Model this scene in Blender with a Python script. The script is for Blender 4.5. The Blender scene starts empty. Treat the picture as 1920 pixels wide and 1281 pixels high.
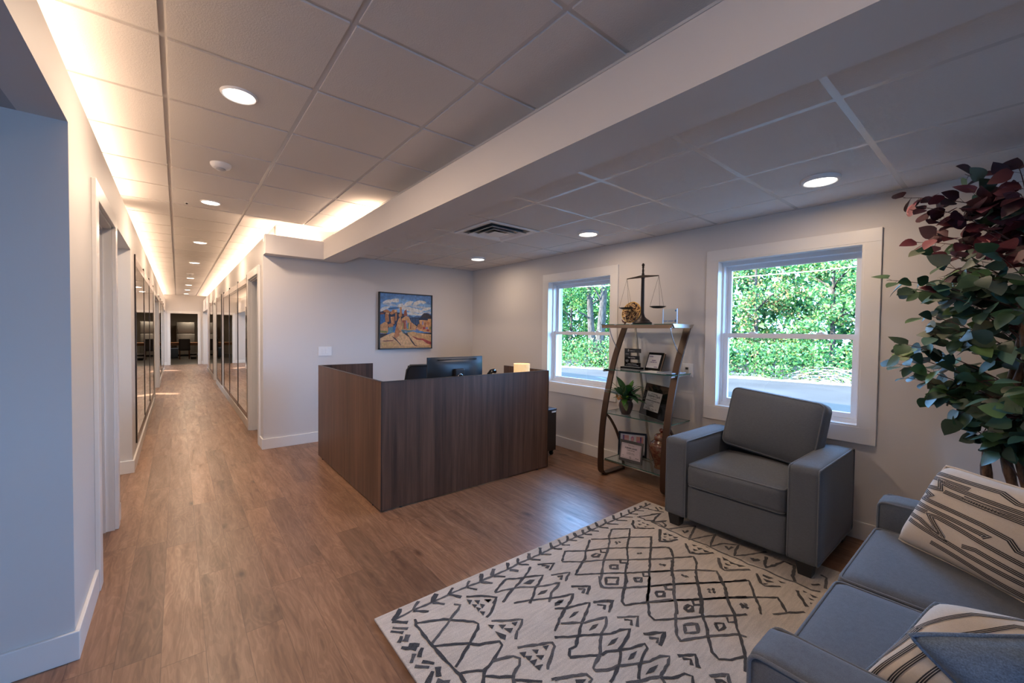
import bpy, bmesh, math, random, json
from mathutils import Vector, Matrix
random.seed(7)
SC = bpy.context.scene
COL = SC.collection
PI = math.pi
HC = 1.435

# ---------------------------------------------------------------- camera
def cam_dir(a, b, d0):
    rol, pit, yaw = .012, -.024, .683
    c, s = math.cos(rol), math.sin(rol)
    a, b = a*c-b*s, a*s+b*c
    c, s = math.cos(pit), math.sin(pit)
    d, z = d0*c-b*s, d0*s+b*c
    fx, fy = math.sin(yaw), math.cos(yaw)
    return Vector((a*fy+d*fx, -a*fx+d*fy, z))
R_, U_, F_ = cam_dir(1, 0, 0), cam_dir(0, 1, 0), cam_dir(0, 0, 1)
cam = bpy.data.cameras.new('camera'); cam.sensor_width = 36; cam.lens = 771.35/1920*36
cam.clip_start = .02; cam.clip_end = 300
camo = bpy.data.objects.new('camera', cam); COL.objects.link(camo)
m = Matrix(((R_.x, U_.x, -F_.x, 0), (R_.y, U_.y, -F_.y, 0), (R_.z, U_.z, -F_.z, HC), (0, 0, 0, 1)))
camo.matrix_world = m
SC.camera = camo

# ---------------------------------------------------------------- world, sun, exposure
vs = SC.view_settings
vs.view_transform = 'Standard'; vs.look = 'None'; vs.gamma = 1; vs.use_curve_mapping = False
vs.exposure = -0.05
W = bpy.data.worlds.new('world'); SC.world = W; W.use_nodes = True
bg = W.node_tree.nodes['Background']
bg.inputs[0].default_value = (.25, .52, 1.0, 1); bg.inputs[1].default_value = 30.0
SC.cycles.use_denoising = True
SC.cycles.max_bounces = 8; SC.cycles.diffuse_bounces = 5; SC.cycles.glossy_bounces = 4
SC.cycles.transparent_max_bounces = 12; SC.cycles.caustics_reflective = False; SC.cycles.caustics_refractive = False
SC.cycles.sample_clamp_indirect = 6
def light(name, kind, loc, power, col, dirv=None, size=.1, size_y=None, **kw):
    l = bpy.data.lights.new(name, kind); l.energy = power; l.color = col
    if kind == 'AREA':
        l.size = size
        if size_y: l.shape = 'RECTANGLE'; l.size_y = size_y
        else: l.shape = kw.get('shape', 'DISK')
        l.spread = kw.get('spread', PI)
    o = bpy.data.objects.new(name, l); COL.objects.link(o); o.location = loc
    if dirv is not None:
        o.rotation_euler = Vector(dirv).to_track_quat('-Z', 'Y').to_euler()
    return o
sun = light('sun', 'SUN', (0, 0, 20), 48.0, (1, .97, .90), (1, -.643, -.417)); sun.data.angle = .01
WARM = (1, .70, .48)
# cove LED strips on the wall-top ledges, shining up
def strip(name, x, y, lx, ly, power, z=2.506):
    o = light(name, 'AREA', (x, y, z), power, WARM, size=lx, size_y=ly)
    o.rotation_euler = (PI, 0, 0)
LED = 5.4
strip('cove_led_left_near', -.45, .85, .03, 9.2, LED*9.2)
strip('cove_led_left_far', -.45, 13.1, .03, 14.4, LED*14.4)
strip('cove_led_right_far', .87, 12.9, .03, 14.4, LED*14.4)
strip('cove_led_box', 1.12, 5.585, .55, .03, LED*1.2, 2.456)
strip('cove_led_beam', 1.50, 4.75, .03, 1.4, LED*2.0, 2.546)
# daylight through the windows (sky portals sit in the openings)
def portal(y0, y1, z0, z1, x=3.995):
    o = light('sky_portal', 'AREA', (x, (y0+y1)/2, (z0+z1)/2), 1, (1, 1, 1), (-1, 0, 0), size=z1-z0, size_y=y1-y0)
    o.data.cycles.is_portal = True
    return o
# ---------------------------------------------------------------- helpers
def new_bm(): return bmesh.new()
def tag(o, label=None, cat=None, group=None, kind=None):
    if label: o['label'] = label
    if cat: o['category'] = cat
    if group: o['group'] = group
    if kind: o['kind'] = kind
    return o
def empty(name, loc=(0, 0, 0), rz=0, label=None, cat=None, group=None, kind=None):
    o = bpy.data.objects.new(name, None); COL.objects.link(o); o.location = loc; o.rotation_euler = (0, 0, rz)
    o.empty_display_size = .05
    return tag(o, label, cat, group, kind)
def mk(name, bm, mats, parent=None, smooth=False, auto=None, label=None, cat=None, group=None, kind=None, local=False):
    """bm in world coordinates unless local; parent offset is removed"""
    me = bpy.data.meshes.new(name)
    if parent is not None and not local:
        bm.transform(wm(parent).inverted())
    bmesh.ops.recalc_face_normals(bm, faces=bm.faces)
    bm.to_mesh(me); bm.free()
    if not isinstance(mats, (list, tuple)): mats = [mats]
    for mm in mats: me.materials.append(mm)
    if smooth or auto:
        me.polygons.foreach_set('use_smooth', [True]*len(me.polygons))
        if auto: me.set_sharp_from_angle(angle=math.radians(auto))
    o = bpy.data.objects.new(name, me); COL.objects.link(o)
    if parent is not None: o.parent = parent
    return tag(o, label, cat, group, kind)
def wm(o):
    mt = Matrix.LocRotScale(o.location, o.rotation_euler, o.scale)
    return wm(o.parent) @ mt if o.parent else mt
def box(bm, x0, x1, y0, y1, z0, z1, bev=0, mi=0, M=None, seg=2):
    r = bmesh.ops.create_cube(bm, size=1)
    vs_ = r['verts']
    for v in vs_:
        v.co = Vector((x0+(v.co.x+.5)*(x1-x0), y0+(v.co.y+.5)*(y1-y0), z0+(v.co.z+.5)*(z1-z0)))
    fs = list({f for v in vs_ for f in v.link_faces})
    for f in fs: f.material_index = mi
    if bev:
        es = list({e for v in vs_ for e in v.link_edges})
        rr = bmesh.ops.bevel(bm, geom=es, offset=bev, segments=seg, affect='EDGES', profile=.5)
        vs_ = list({v for f in rr['faces'] for v in f.verts} | {v for v in vs_ if v.is_valid})
        for f in rr['faces']: f.material_index = mi
    if M is not None:
        for v in vs_: v.co = M @ v.co
    return vs_
def boxo(name, x0, x1, y0, y1, z0, z1, mt, parent=None, bev=0, **kw):
    bm = new_bm(); box(bm, x0, x1, y0, y1, z0, z1, bev)
    return mk(name, bm, mt, parent, **kw)
def tube(bm, pts, r, n=8, closed=False, mi=0, caps=True, flat=None):
    """sweep; r number or list; flat=(w,h,upvector) gives a rectangular section"""
    pts = [Vector(p) for p in pts]; N = len(pts)
    rings = []
    prev = None
    for i, p in enumerate(pts):
        a = pts[(i-1) % N] if (closed or i > 0) else p
        b = pts[(i+1) % N] if (closed or i < N-1) else p
        t = (b-a).normalized()
        if flat:
            up = Vector(flat[2]); s = t.cross(up).normalized(); q = s.cross(t).normalized()
            w, h = flat[0]/2, flat[1]/2
            ring = [bm.verts.new(p+s*w*i1+q*h*i2) for i1, i2 in ((-1, -1), (1, -1), (1, 1), (-1, 1))]
        else:
            if prev is None:
                up = Vector((0, 0, 1)) if abs(t.z) < .9 else Vector((1, 0, 0))
                s = t.cross(up).normalized()
            else:
                s = (prev-t*prev.dot(t)).normalized()
            prev = s; q = t.cross(s)
            rr = r[i] if isinstance(r, (list, tuple)) else r
            ring = [bm.verts.new(p+(s*math.cos(2*PI*k/n)+q*math.sin(2*PI*k/n))*rr) for k in range(n)]
        rings.append(ring)
    M = len(rings[0])
    for i in range(N if closed else N-1):
        A, B = rings[i], rings[(i+1) % N]
        for k in range(M):
            f = bm.faces.new((A[k], A[(k+1) % M], B[(k+1) % M], B[k])); f.material_index = mi
    if caps and not closed:
        f = bm.faces.new(rings[0][::-1]); f.material_index = mi
        f = bm.faces.new(rings[-1]); f.material_index = mi
def lathe(bm, prof, c=(0, 0, 0), n=32, mi=0, M=None):
    c = Vector(c); rings = []
    for r, z in prof:
        if r < 1e-5: rings.append([bm.verts.new(Vector((0, 0, z)))])
        else: rings.append([bm.verts.new(Vector((r*math.cos(2*PI*k/n), r*math.sin(2*PI*k/n), z))) for k in range(n)])
    for A, B in zip(rings, rings[1:]):
        for k in range(n):
            if len(A) == 1 and len(B) == 1: continue
            if len(A) == 1: f = bm.faces.new((A[0], B[k], B[(k+1) % n]))
            elif len(B) == 1: f = bm.faces.new((A[k], A[(k+1) % n], B[0]))
            else: f = bm.faces.new((A[k], A[(k+1) % n], B[(k+1) % n], B[k]))
            f.material_index = mi
    for R in rings:
        for v in R: v.co = (M @ v.co if M is not None else v.co)+c
def soft(bm, half, r, puff=0, cuts=10, M=None, mi=0, top=None, front=0):
    """rounded, slightly puffed upholstery block centred on the origin"""
    hx, hy, hz = half
    tmp = bmesh.new(); bmesh.ops.create_cube(tmp, size=2)
    bmesh.ops.subdivide_edges(tmp, edges=tmp.edges[:], cuts=cuts, use_grid_fill=True)
    for v in tmp.verts:
        p = Vector((v.co.x*hx, v.co.y*hy, v.co.z*hz))
        # densify near the edges
        def rm(t): return math.copysign(abs(t)**.8, t)
        n_ = Vector((rm(v.co.x), rm(v.co.y), rm(v.co.z)))
        p = Vector((n_.x*hx, n_.y*hy, n_.z*hz))
        q = Vector((max(-hx+r, min(hx-r, p.x)), max(-hy+r, min(hy-r, p.y)), max(-hz+r, min(hz-r, p.z))))
        d = p-q
        if d.length > 1e-6: p = q+d.normalized()*r
        k = (1-n_.x**2)*(1-n_.y**2)
        p.z += (puff*k if v.co.z > 0 else -puff*.3*k)
        if front: p.x -= front*(1-n_.y**2)*(1-n_.z**2)*(1 if n_.x < -.5 else 0)
        if M is not None: p = M @ p
        v.co = p
    me = bpy.data.meshes.new('tmp'); 
    for f in tmp.faces: f.material_index = mi
    tmp.to_mesh(me); tmp.free(); bm.from_mesh(me); bpy.data.meshes.remove(me)
def rrect(hx, hy, r, n=5):
    out = []
    for cx, cy, a0 in ((hx-r, hy-r, 0), (-hx+r, hy-r, PI/2), (-hx+r, -hy+r, PI), (hx-r, -hy+r, 1.5*PI)):
        for k in range(n+1):
            a = a0+PI/2*k/n; out.append((cx+r*math.cos(a), cy+r*math.sin(a)))
    return out
def ribbon(bm, pts, w, z, mi, jag=0):
    """flat strip following pts (2D) at height z"""
    P = []
    for (a, b), (c, d) in zip(pts, pts[1:]):
        L = math.hypot(c-a, d-b); k = max(1, int(L/.02)) if jag else 1
        for i in range(k): P.append((a+(c-a)*i/k, b+(d-b)*i/k))
    P.append(pts[-1])
    L, R = [], []
    for i, p in enumerate(P):
        a = P[max(0, i-1)]; b = P[min(len(P)-1, i+1)]
        dx, dy = b[0]-a[0], b[1]-a[1]; l = math.hypot(dx, dy) or 1
        nx, ny = -dy/l, dx/l
        w1 = w/2*(1+jag*random.uniform(-1, 1)); w2 = w/2*(1+jag*random.uniform(-1, 1))
        L.append(bm.verts.new((p[0]+nx*w1, p[1]+ny*w1, z))); R.append(bm.verts.new((p[0]-nx*w2, p[1]-ny*w2, z)))
    for i in range(len(P)-1):
        f = bm.faces.new((R[i], R[i+1], L[i+1], L[i])); f.material_index = mi
def text_bm(bm, s, M, size, mi=0, ext=.0004, align='CENTER', bold=0, xs=1):
    cu = bpy.data.curves.new('t', 'FONT'); cu.body = s; cu.size = size; cu.align_x = align; cu.extrude = ext
    cu.offset = bold
    o = bpy.data.objects.new('t', cu); COL.objects.link(o)
    dg = bpy.context.evaluated_depsgraph_get(); me = o.evaluated_get(dg).to_mesh()
    t = bmesh.new(); t.from_mesh(me)
    t.transform(M @ Matrix.Diagonal((xs, 1, 1, 1)))
    for f in t.faces: f.material_index = mi
    m2 = bpy.data.meshes.new('t2'); t.to_mesh(m2); t.free(); bm.from_mesh(m2); bpy.data.meshes.remove(m2)
    bpy.data.objects.remove(o); bpy.data.curves.remove(cu)
def frame_M(o, ux, uy):
    """matrix whose local x,y axes are ux,uy (unit) at origin o"""
    ux = Vector(ux).normalized(); uy = Vector(uy).normalized(); uz = ux.cross(uy).normalized(); o = Vector(o)
    return Matrix(((ux.x, uy.x, uz.x, o.x), (ux.y, uy.y, uz.y, o.y), (ux.z, uy.z, uz.z, o.z), (0, 0, 0, 1)))
def copy_tree(o, parent=None):
    c = o.copy(); COL.objects.link(c)
    if parent: c.parent = parent
    for ch in [x for x in bpy.data.objects if x.parent == o]: copy_tree(ch, c)
    return c

# ---------------------------------------------------------------- materials
def mat(name, col, rough=.5, metal=0, spec=.5, emit=None, es=0, coat=0, sheen=0, alpha=None):
    mt = bpy.data.materials.new(name); mt.use_nodes = True
    b = mt.node_tree.nodes['Principled BSDF']
    b.inputs['Base Color'].default_value = (*col, 1); b.inputs['Roughness'].default_value = rough
    b.inputs['Metallic'].default_value = metal; b.inputs['Specular IOR Level'].default_value = spec
    b.inputs['Coat Weight'].default_value = coat; b.inputs['Sheen Weight'].default_value = sheen
    if emit: b.inputs['Emission Color'].default_value = (*emit, 1); b.inputs['Emission Strength'].default_value = es
    return mt
class NT:
    def __init__(s, mt): s.t = mt.node_tree; s.b = s.t.nodes['Principled BSDF']
    def n(s, ty, **kw):
        x = s.t.nodes.new(ty)
        for k, v in kw.items():
            if k.startswith('_'): setattr(x, k[1:], v)
            else: x.inputs[int(k[1:]) if k[0] == 'i' and k[1:].isdigit() else k].default_value = v
        return x
    def l(s, a, b): s.t.links.new(a, b)
    def math(s, op, a, b=None):
        x = s.t.nodes.new('ShaderNodeMath'); x.operation = op
        for i, v in enumerate((a, b)):
            if v is None: continue
            if isinstance(v, (int, float)): x.inputs[i].default_value = v
            else: s.l(v, x.inputs[i])
        return x.outputs[0]
    def ramp(s, f, stops):
        x = s.t.nodes.new('ShaderNodeValToRGB'); e = x.color_ramp.elements
        while len(e) < len(stops): e.new(.5)
        for i, (p, c) in enumerate(stops): e[i].position = p; e[i].color = (*c, 1)
        s.l(f, x.inputs[0]); return x.outputs[0]
    def mix(s, f, a, b, mode='MIX'):
        x = s.t.nodes.new('ShaderNodeMix'); x.data_type = 'RGBA'; x.blend_type = mode
        for k, v in ((0, f), (6, a), (7, b)):
            if isinstance(v, (int, float)): x.inputs[k].default_value = v
            elif isinstance(v, tuple): x.inputs[k].default_value = (*v, 1)
            else: s.l(v, x.inputs[k])
        return x.outputs[2]
    def bump(s, h, st, dist=.01):
        x = s.n('ShaderNodeBump'); x.inputs['Strength'].default_value = st; x.inputs['Distance'].default_value = dist
        s.l(h, x.inputs['Height']); s.l(x.outputs[0], s.b.inputs['Normal'])
    def noise(s, vec, scale, detail=4, rough=.55, dist=0):
        x = s.n('ShaderNodeTexNoise'); x.inputs['Scale'].default_value = scale; x.inputs['Detail'].default_value = detail
        x.inputs['Roughness'].default_value = rough; x.inputs['Distortion'].default_value = dist
        if vec is not None: s.l(vec, x.inputs['Vector'])
        return x.outputs[0]
    def coords(s, kind='Object', scale=(1, 1, 1)):
        tc = s.t.nodes.new('ShaderNodeTexCoord'); mp = s.t.nodes.new('ShaderNodeMapping'); mp.inputs['Scale'].default_value = scale
        s.l(tc.outputs[kind], mp.inputs[0]); return mp.outputs[0]
    def world(s, scale=(1, 1, 1)):
        g = s.t.nodes.new('ShaderNodeNewGeometry'); mp = s.t.nodes.new('ShaderNodeMapping'); mp.inputs['Scale'].default_value = scale
        s.l(g.outputs['Position'], mp.inputs[0]); return mp.outputs[0]

M_wall = mat('wall_paint', (.68, .655, .635), .55); k = NT(M_wall); k.bump(k.noise(k.world(), 180), .04, .002)
M_trim = mat('trim_paint', (.80, .79, .77), .32)
M_vinyl = mat('vinyl', (.80, .82, .85), .3)
M_tile = mat('ceiling_tile', (.70, .67, .645), .9); k = NT(M_tile); k.bump(k.noise(k.world(), 170, 3), .35, .004)
M_grid = mat('ceiling_grid', (.66, .64, .62), .25)
M_outer = mat('outer_brick', (.62, .66, .70), .8); k = NT(M_outer); k.bump(k.noise(k.world(), 60, 3), .5, .01)

def floor_material():
    mt = mat('plank_floor', (.3, .15, .09), .38); k = NT(mt)
    g = k.t.nodes.new('ShaderNodeNewGeometry'); sp = k.n('ShaderNodeSeparateXYZ'); k.l(g.outputs['Position'], sp.inputs[0])
    x, y = sp.outputs[0], sp.outputs[1]
    xr = k.math('DIVIDE', k.math('SUBTRACT', x, .0905), .1535); row = k.math('FLOOR', xr); fx = k.math('FRACT', xr)
    wn = k.n('ShaderNodeTexWhiteNoise', _noise_dimensions='1D'); k.l(row, wn.inputs['W'])
    yr = k.math('DIVIDE', k.math('ADD', y, k.math('MULTIPLY', wn.outputs[0], 1.22)), 1.22)
    col = k.math('FLOOR', yr); fy = k.math('FRACT', yr)
    cb = k.n('ShaderNodeCombineXYZ'); k.l(row, cb.inputs[0]); k.l(col, cb.inputs[1])
    w2 = k.n('ShaderNodeTexWhiteNoise', _noise_dimensions='3D'); k.l(cb.outputs[0], w2.inputs['Vector'])
    # grain coordinates shifted per plank
    cb2 = k.n('ShaderNodeCombineXYZ')
    k.l(k.math('ADD', k.math('MULTIPLY', x, 14), k.math('MULTIPLY', w2.outputs[0], 50)), cb2.inputs[0])
    k.l(k.math('ADD', k.math('MULTIPLY', y, 1.3), k.math('MULTIPLY', w2.outputs[0], 91)), cb2.inputs[1])
    k.l(k.math('MULTIPLY', w2.outputs[0], 33), cb2.inputs[2])
    n1 = k.noise(cb2.outputs[0], 1.1, 7, .60, .8)
    n2 = k.noise(cb2.outputs[0], 5.0, 5, .6, .3)
    cb3 = k.n('ShaderNodeCombineXYZ'); k.l(k.math('ADD', k.math('MULTIPLY', x, 6), k.math('MULTIPLY', w2.outputs[0], 20)), cb3.inputs[0]); k.l(k.math('MULTIPLY', y, 1.1), cb3.inputs[1])
    n3 = k.noise(cb3.outputs[0], 1.3, 3, .5, .3)
    ct = k.math('SINE', k.math('MULTIPLY', n3, 95))
    base = k.ramp(n1, [(.25, (.16, .080, .046)), (.42, (.27, .147, .088)), (.60, (.345, .195, .118)), (.8, (.42, .25, .155))])
    fine = k.ramp(n2, [(.3, (.80, .78, .76)), (.6, (1, 1, 1))])
    c = k.mix(1.0, base, fine, 'MULTIPLY')
    dark = k.ramp(n3, [(.28, (.50, .46, .44)), (.40, (1, 1, 1))])
    c = k.mix(1.0, c, k.ramp(ct, [(0, (.86, .84, .82)), (.5, (1, 1, 1))]), 'MULTIPLY')
    c = k.mix(.75, c, dark, 'MULTIPLY')
    var = k.ramp(w2.outputs[0], [(0, (.66, .66, .67)), (.35, (.86, .86, .86)), (1, (1.04, 1.03, 1.01))])
    c = k.mix(1.0, c, var, 'MULTIPLY')
    # knots
    vo = k.n('ShaderNodeTexVoronoi', Scale=1.0); cb4 = k.n('ShaderNodeCombineXYZ')
    k.l(k.math('ADD', k.math('MULTIPLY', x, 5.5), k.math('MULTIPLY', w2.outputs[0], 7)), cb4.inputs[0]); k.l(k.math('MULTIPLY', y, 2.2), cb4.inputs[1]); k.l(cb4.outputs[0], vo.inputs['Vector'])
    kn = k.ramp(vo.outputs['Distance'], [(.03, (.14, .10, .08)), (.085, (.55, .48, .44)), (.17, (1, 1, 1))])
    c = k.mix(.8, c, kn, 'MULTIPLY')
    # joints
    gx = k.math('MINIMUM', fx, k.math('SUBTRACT', 1, fx)); gy = k.math('MINIMUM', fy, k.math('SUBTRACT', 1, fy))
    jx = k.math('LESS_THAN', gx, .008); jy = k.math('LESS_THAN', gy, .0014)
    j = k.math('MAXIMUM', jx, jy)
    c = k.mix(k.math('MULTIPLY', j, .55), c, (.06, .03, .02))
    k.l(c, k.b.inputs['Base Color'])
    k.l(k.ramp(n1, [(.3, (.42, .42, .42)), (.7, (.30, .30, .30))]), k.b.inputs['Roughness'])
    k.bump(k.math('SUBTRACT', n2, k.math('MULTIPLY', j, 1.0)), .08, .003)
    return mt
M_floor = floor_material()
def wood(name, c0, c1, c2, axis='Z', rough=.42, s=1.0):
    mt = mat(name, c1, rough); k = NT(mt)
    sc = {'Z': (26, 26, 1.1), 'X': (1.1, 26, 26), 'Y': (26, 1.1, 26)}[axis]
    v = k.world(tuple(q*s for q in sc)); n = k.noise(v, 1.0, 7, .6, .5)
    v2 = k.world(tuple((5*s if q > 2 else .25*s) for q in sc)); n2 = k.noise(v2, 1.0, 2, .5, .2)
    f = k.math('ADD', k.math('MULTIPLY', n, .62), k.math('MULTIPLY', n2, .38))
    k.l(k.ramp(f, [(.34, c0), (.5, c1), (.66, c2)]), k.b.inputs['Base Color']); k.bump(n, .05, .002)
    return mt
M_walnut = wood('walnut_laminate', (.042, .021, .013), (.098, .049, .029), (.160, .084, .052), 'Z')
M_walnut_edge = mat('walnut_edge', (.03, .018, .014), .4)
M_cherry = wood('cherry_wood', (.10, .03, .015), (.16, .05, .025), (.2, .07, .03), 'Z')
M_oak = wood('oak_wood', (.22, .10, .05), (.32, .15, .07), (.4, .2, .1), 'X')
def fabric(name, c, sc=420, rough=.9, var=.18, bump=.35):
    mt = mat(name, c, rough, sheen=.15); k = NT(mt)
    v = k.coords(); n = k.noise(v, sc, 2, .5); v2 = k.coords(scale=(60, 60, 400)); n2 = k.noise(v2, 1, 3)
    a = tuple(q*(1-var) for q in c); b = tuple(q*(1+var) for q in c)
    f = k.math('ADD', k.math('MULTIPLY', n, .6), k.math('MULTIPLY', n2, .4))
    k.l(k.ramp(f, [(.35, a), (.65, b)]), k.b.inputs['Base Color']); k.bump(n, bump, .002)
    return mt
M_fab = fabric('grey_upholstery', (.102, .117, .140))
M_pipe = fabric('grey_piping', (.13, .145, .17))
M_denim = fabric('blue_denim', (.125, .18, .26), 300, .9, .35, .5)
M_cream = fabric('cream_cotton', (.66, .60, .52), 500, .95, .06, .2)
M_black_cloth = mat('black_print', (.035, .035, .04), .9)
M_grey_cloth = mat('grey_print', (.20, .23, .27), .9)
def rugm(name, c, var):
    mt = mat(name, c, 1.0, spec=.1, sheen=.3); k = NT(mt)
    n = k.noise(k.world((1, 1, 1)), 260, 3); n2 = k.noise(k.world((7, 60, 1)), 1.2, 4); n3 = k.noise(k.world(), 3.5, 3)
    f = k.math('ADD', k.math('ADD', k.math('MULTIPLY', n, .45), k.math('MULTIPLY', n2, .3)), k.math('MULTIPLY', n3, .25))
    k.l(k.ramp(f, [(.35, tuple(q*(1-var) for q in c)), (.65, tuple(min(1, q*(1+var)) for q in c))]), k.b.inputs['Base Color'])
    k.bump(n, .8, .006); return mt
M_rug = rugm('cream_wool', (.64, .575, .505), .30)
M_rugd = rugm('charcoal_wool', (.038, .037, .040), .6)
M_rugm = rugm('faded_wool', (.085, .082, .085), .5)
M_black = mat('black_plastic', (.018, .019, .022), .4)
M_blackgloss = mat('black_gloss', (.008, .008, .008), .08)
M_chrome = mat('chrome', (.62, .66, .72), .18, 1)
M_bronze = mat('bronze_metal', (.062, .032, .019), .38, .3)
M_nickel = mat('brushed_nickel', (.50, .46, .40), .3, .9)
M_steel = mat('stainless_steel', (.46, .43, .39), .38, 1)
M_iron = mat('dark_iron', (.030, .024, .022), .45, .6)
M_white = mat('white_plastic', (.88, .88, .88), .35)
M_lens = mat('light_lens', (1, 1, 1), .5, emit=(1, .90, .80), es=9)
def glass(name, tint, refl=.12):
    mt = bpy.data.materials.new(name); mt.use_nodes = True; t = mt.node_tree; t.nodes.clear()
    o = t.nodes.new('ShaderNodeOutputMaterial'); mx = t.nodes.new('ShaderNodeMixShader'); tr = t.nodes.new('ShaderNodeBsdfTransparent'); gl = t.nodes.new('ShaderNodeBsdfGlossy')
    tr.inputs[0].default_value = (*tint, 1); gl.inputs['Roughness'].default_value = .01; gl.inputs['Color'].default_value = (.9, .95, 1, 1)
    fr = t.nodes.new('ShaderNodeFresnel'); fr.inputs[0].default_value = 1.45
    mm = t.nodes.new('ShaderNodeMath'); mm.operation = 'MULTIPLY'; mm.inputs[1].default_value = refl*8; mm.use_clamp = True
    t.links.new(fr.outputs[0], mm.inputs[0]); gg = t.nodes.new('ShaderNodeNewGeometry'); m1 = t.nodes.new('ShaderNodeMath'); m1.operation = 'SUBTRACT'; m1.inputs[0].default_value = 1; t.links.new(gg.outputs['Backfacing'], m1.inputs[1])
    m2_ = t.nodes.new('ShaderNodeMath'); m2_.operation = 'MULTIPLY'; t.links.new(mm.outputs[0], m2_.inputs[0]); t.links.new(m1.outputs[0], m2_.inputs[1]); t.links.new(m2_.outputs[0], mx.inputs[0])
    t.links.new(tr.outputs[0], mx.inputs[1]); t.links.new(gl.outputs[0], mx.inputs[2]); t.links.new(mx.outputs[0], o.inputs[0])
    return mt
M_glass = glass('window_glass', (.95, .98, .98), .06)
M_shelfglass = glass('shelf_glass', (.90, .95, .94), .16)
M_glassedge = mat('glass_edge', (.03, .12, .09), .15)
M_acryl = glass('acrylic', (.93, .97, .99), .12)
M_mirror = mat('mirror_glass', (.78, .76, .74), .015, 1)
M_paper = mat('paper', (.72, .70, .70), .7)
M_ink = mat('ink', (.05, .05, .06), .7)

# ================================================================ ROOM SHELL
H1, H2, ZC = 2.695, 2.418, 2.50
XL, XR, XW, YB = -.35, .785, 3.735, 5.62
bm = new_bm(); box(bm, -4.6, 5.2, -4.2, 20.4, -.25, 0)
mk('floor', bm, M_floor, kind='structure')
M_kfloor = mat('kitchen_floor', (.10, .085, .07), .35); k = NT(M_kfloor); k.bump(k.noise(k.world(), 8), .1)
boxo('floor', -2.0, 3.2, 20.4, 28, -.25, -.002, M_kfloor, kind='structure')
def W_(name, segs, mt=None, **kw):
    bm = new_bm()
    for s in segs: box(bm, *s)
    return mk(name, bm, mt or M_wall, kind='structure', **kw)
T = .14
# left hallway wall with its openings (door 1, passage, two office openings)
W_('wall_left', [(XL-T, XL, 2.53, 3.20, 0, ZC), (XL-T, XL, 3.20, 4.00, 2.13, ZC), (XL-T, XL, 4.00, 4.20, 0, ZC),
    (XL-T, XL, 4.20, 5.47, 2.19, ZC), (XL-T, XL, 5.47, 10.3, 0, ZC), (XL-T, XL, 10.3, 12.9, 2.06, ZC), (XL-T, XL, 12.9, 17.6, 0, ZC),
    (XL-T, XL, 17.6, 20.4, 2.06, ZC), (XL-T, XL, -4.2, 2.53, 2.29, ZC),
    (XL-T-.1, XL-T, -4.2, 20.4, 2.30, 2.72)])
# rear of the side rooms on the left
PT = [(-4.5, XL-T, 2.53, 2.67, 0, 2.72), (-4.5, XL-T, 4.05, 4.18, 0, 2.72), (-4.5, XL-T, 5.49, 5.62, 0, 2.72), (-4.5, XL-T, 9.9, 10.03, 0, 2.72),
      (-4.5, XL-T, 15.0, 15.13, 0, 2.72), (-4.5, XL-T, 16.6, 16.73, 0, 2.72)]
W_('wall_partition', PT)
# outer wall on the left; unseen slits added, sized to lay sun streaks on the hall floor
def outer_left():
    bm = new_bm(); ys = [(-4.2, 14.25, 0), (14.25, 14.62, 1), (14.62, 20.45, 0), (20.45, 20.85, 1), (20.85, 23, 0)]
    for a, b, w in ys:
        if not w: box(bm, -4.62, -4.5, a, b, 0, 2.72)
        else: box(bm, -4.62, -4.5, a, b, 0, 1.62); box(bm, -4.62, -4.5, a, b, 1.93, 2.72)
    return mk('wall_left_outer', bm, M_wall, kind='structure')
outer_left()
# right hallway wall
W_('wall_right', [(XR, XR+T, YB, 5.92, 0, ZC), (XR, XR+T, 5.92, 6.80, 2.115, ZC), (XR, XR+T, 6.80, 13.0, 0, ZC), (XR, XR+T, 13.0, 13.93, 2.1, ZC),
    (XR, XR+T, 13.93, 17.2, 0, ZC), (XR, XR+T, 17.2, 20.25, 2.06, ZC), (XR, XR+T, 20.25, 20.4, 0, ZC), (XR+T, XR+T+.1, 5.76, 20.4, 2.3, 2.72)])
W_('wall_partition', [(XR+T, 5, 8.4, 8.53, 0, 2.72), (XR+T, 5, 12.6, 12.73, 0, 2.72), (XR+T, 5, 14.3, 14.43, 0, 2.72), (XR+T, 5, 16.8, 16.93, 0, 2.72), (XR+T, 5, 20.27, 20.4, 0, 2.72), (5, 5.12, 5.6, 20.5, 0, 2.72)])
W_('wall_back', [(XR+T, XW, YB, YB+.14, 0, 2.45), (XR+T, 5.0, YB+.02, YB+.14, 2.45, 2.72), (XW, 5.0, YB, YB+.14, 0, 2.72)])
# wall with the two windows and its brick outer skin
win = [(.69, 1.70), (2.85, 3.85)]; WZ0, WZ1 = .79, 2.085
def pierced(x0, x1):
    out = []; y = -4.2
    for a, b in [(-3.0, -1.6)]+win:
        out.append((x0, x1, y, a, 0, 2.6)); out.append((x0, x1, a, b, 0, WZ0)); out.append((x0, x1, a, b, WZ1, 2.6)); y = b
    out.append((x0, x1, y, YB, 0, 2.6)); return out
W_('wall_window_side', pierced(XW, 3.885))
W_('wall_outer_skin', pierced(3.885, 3.995), M_outer)
# far end of the room behind the camera, with an opening added for daylight
W_('wall_front', [(-4.5, -2.8, -4.2, -4.06, 0, 2.72), (-2.8, -1.5, -4.2, -4.06, 0, .3), (-2.8, -1.5, -4.2, -4.06, 1.5, 2.72), (-1.5, 3.9, -4.2, -4.06, 0, 2.72)])
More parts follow.
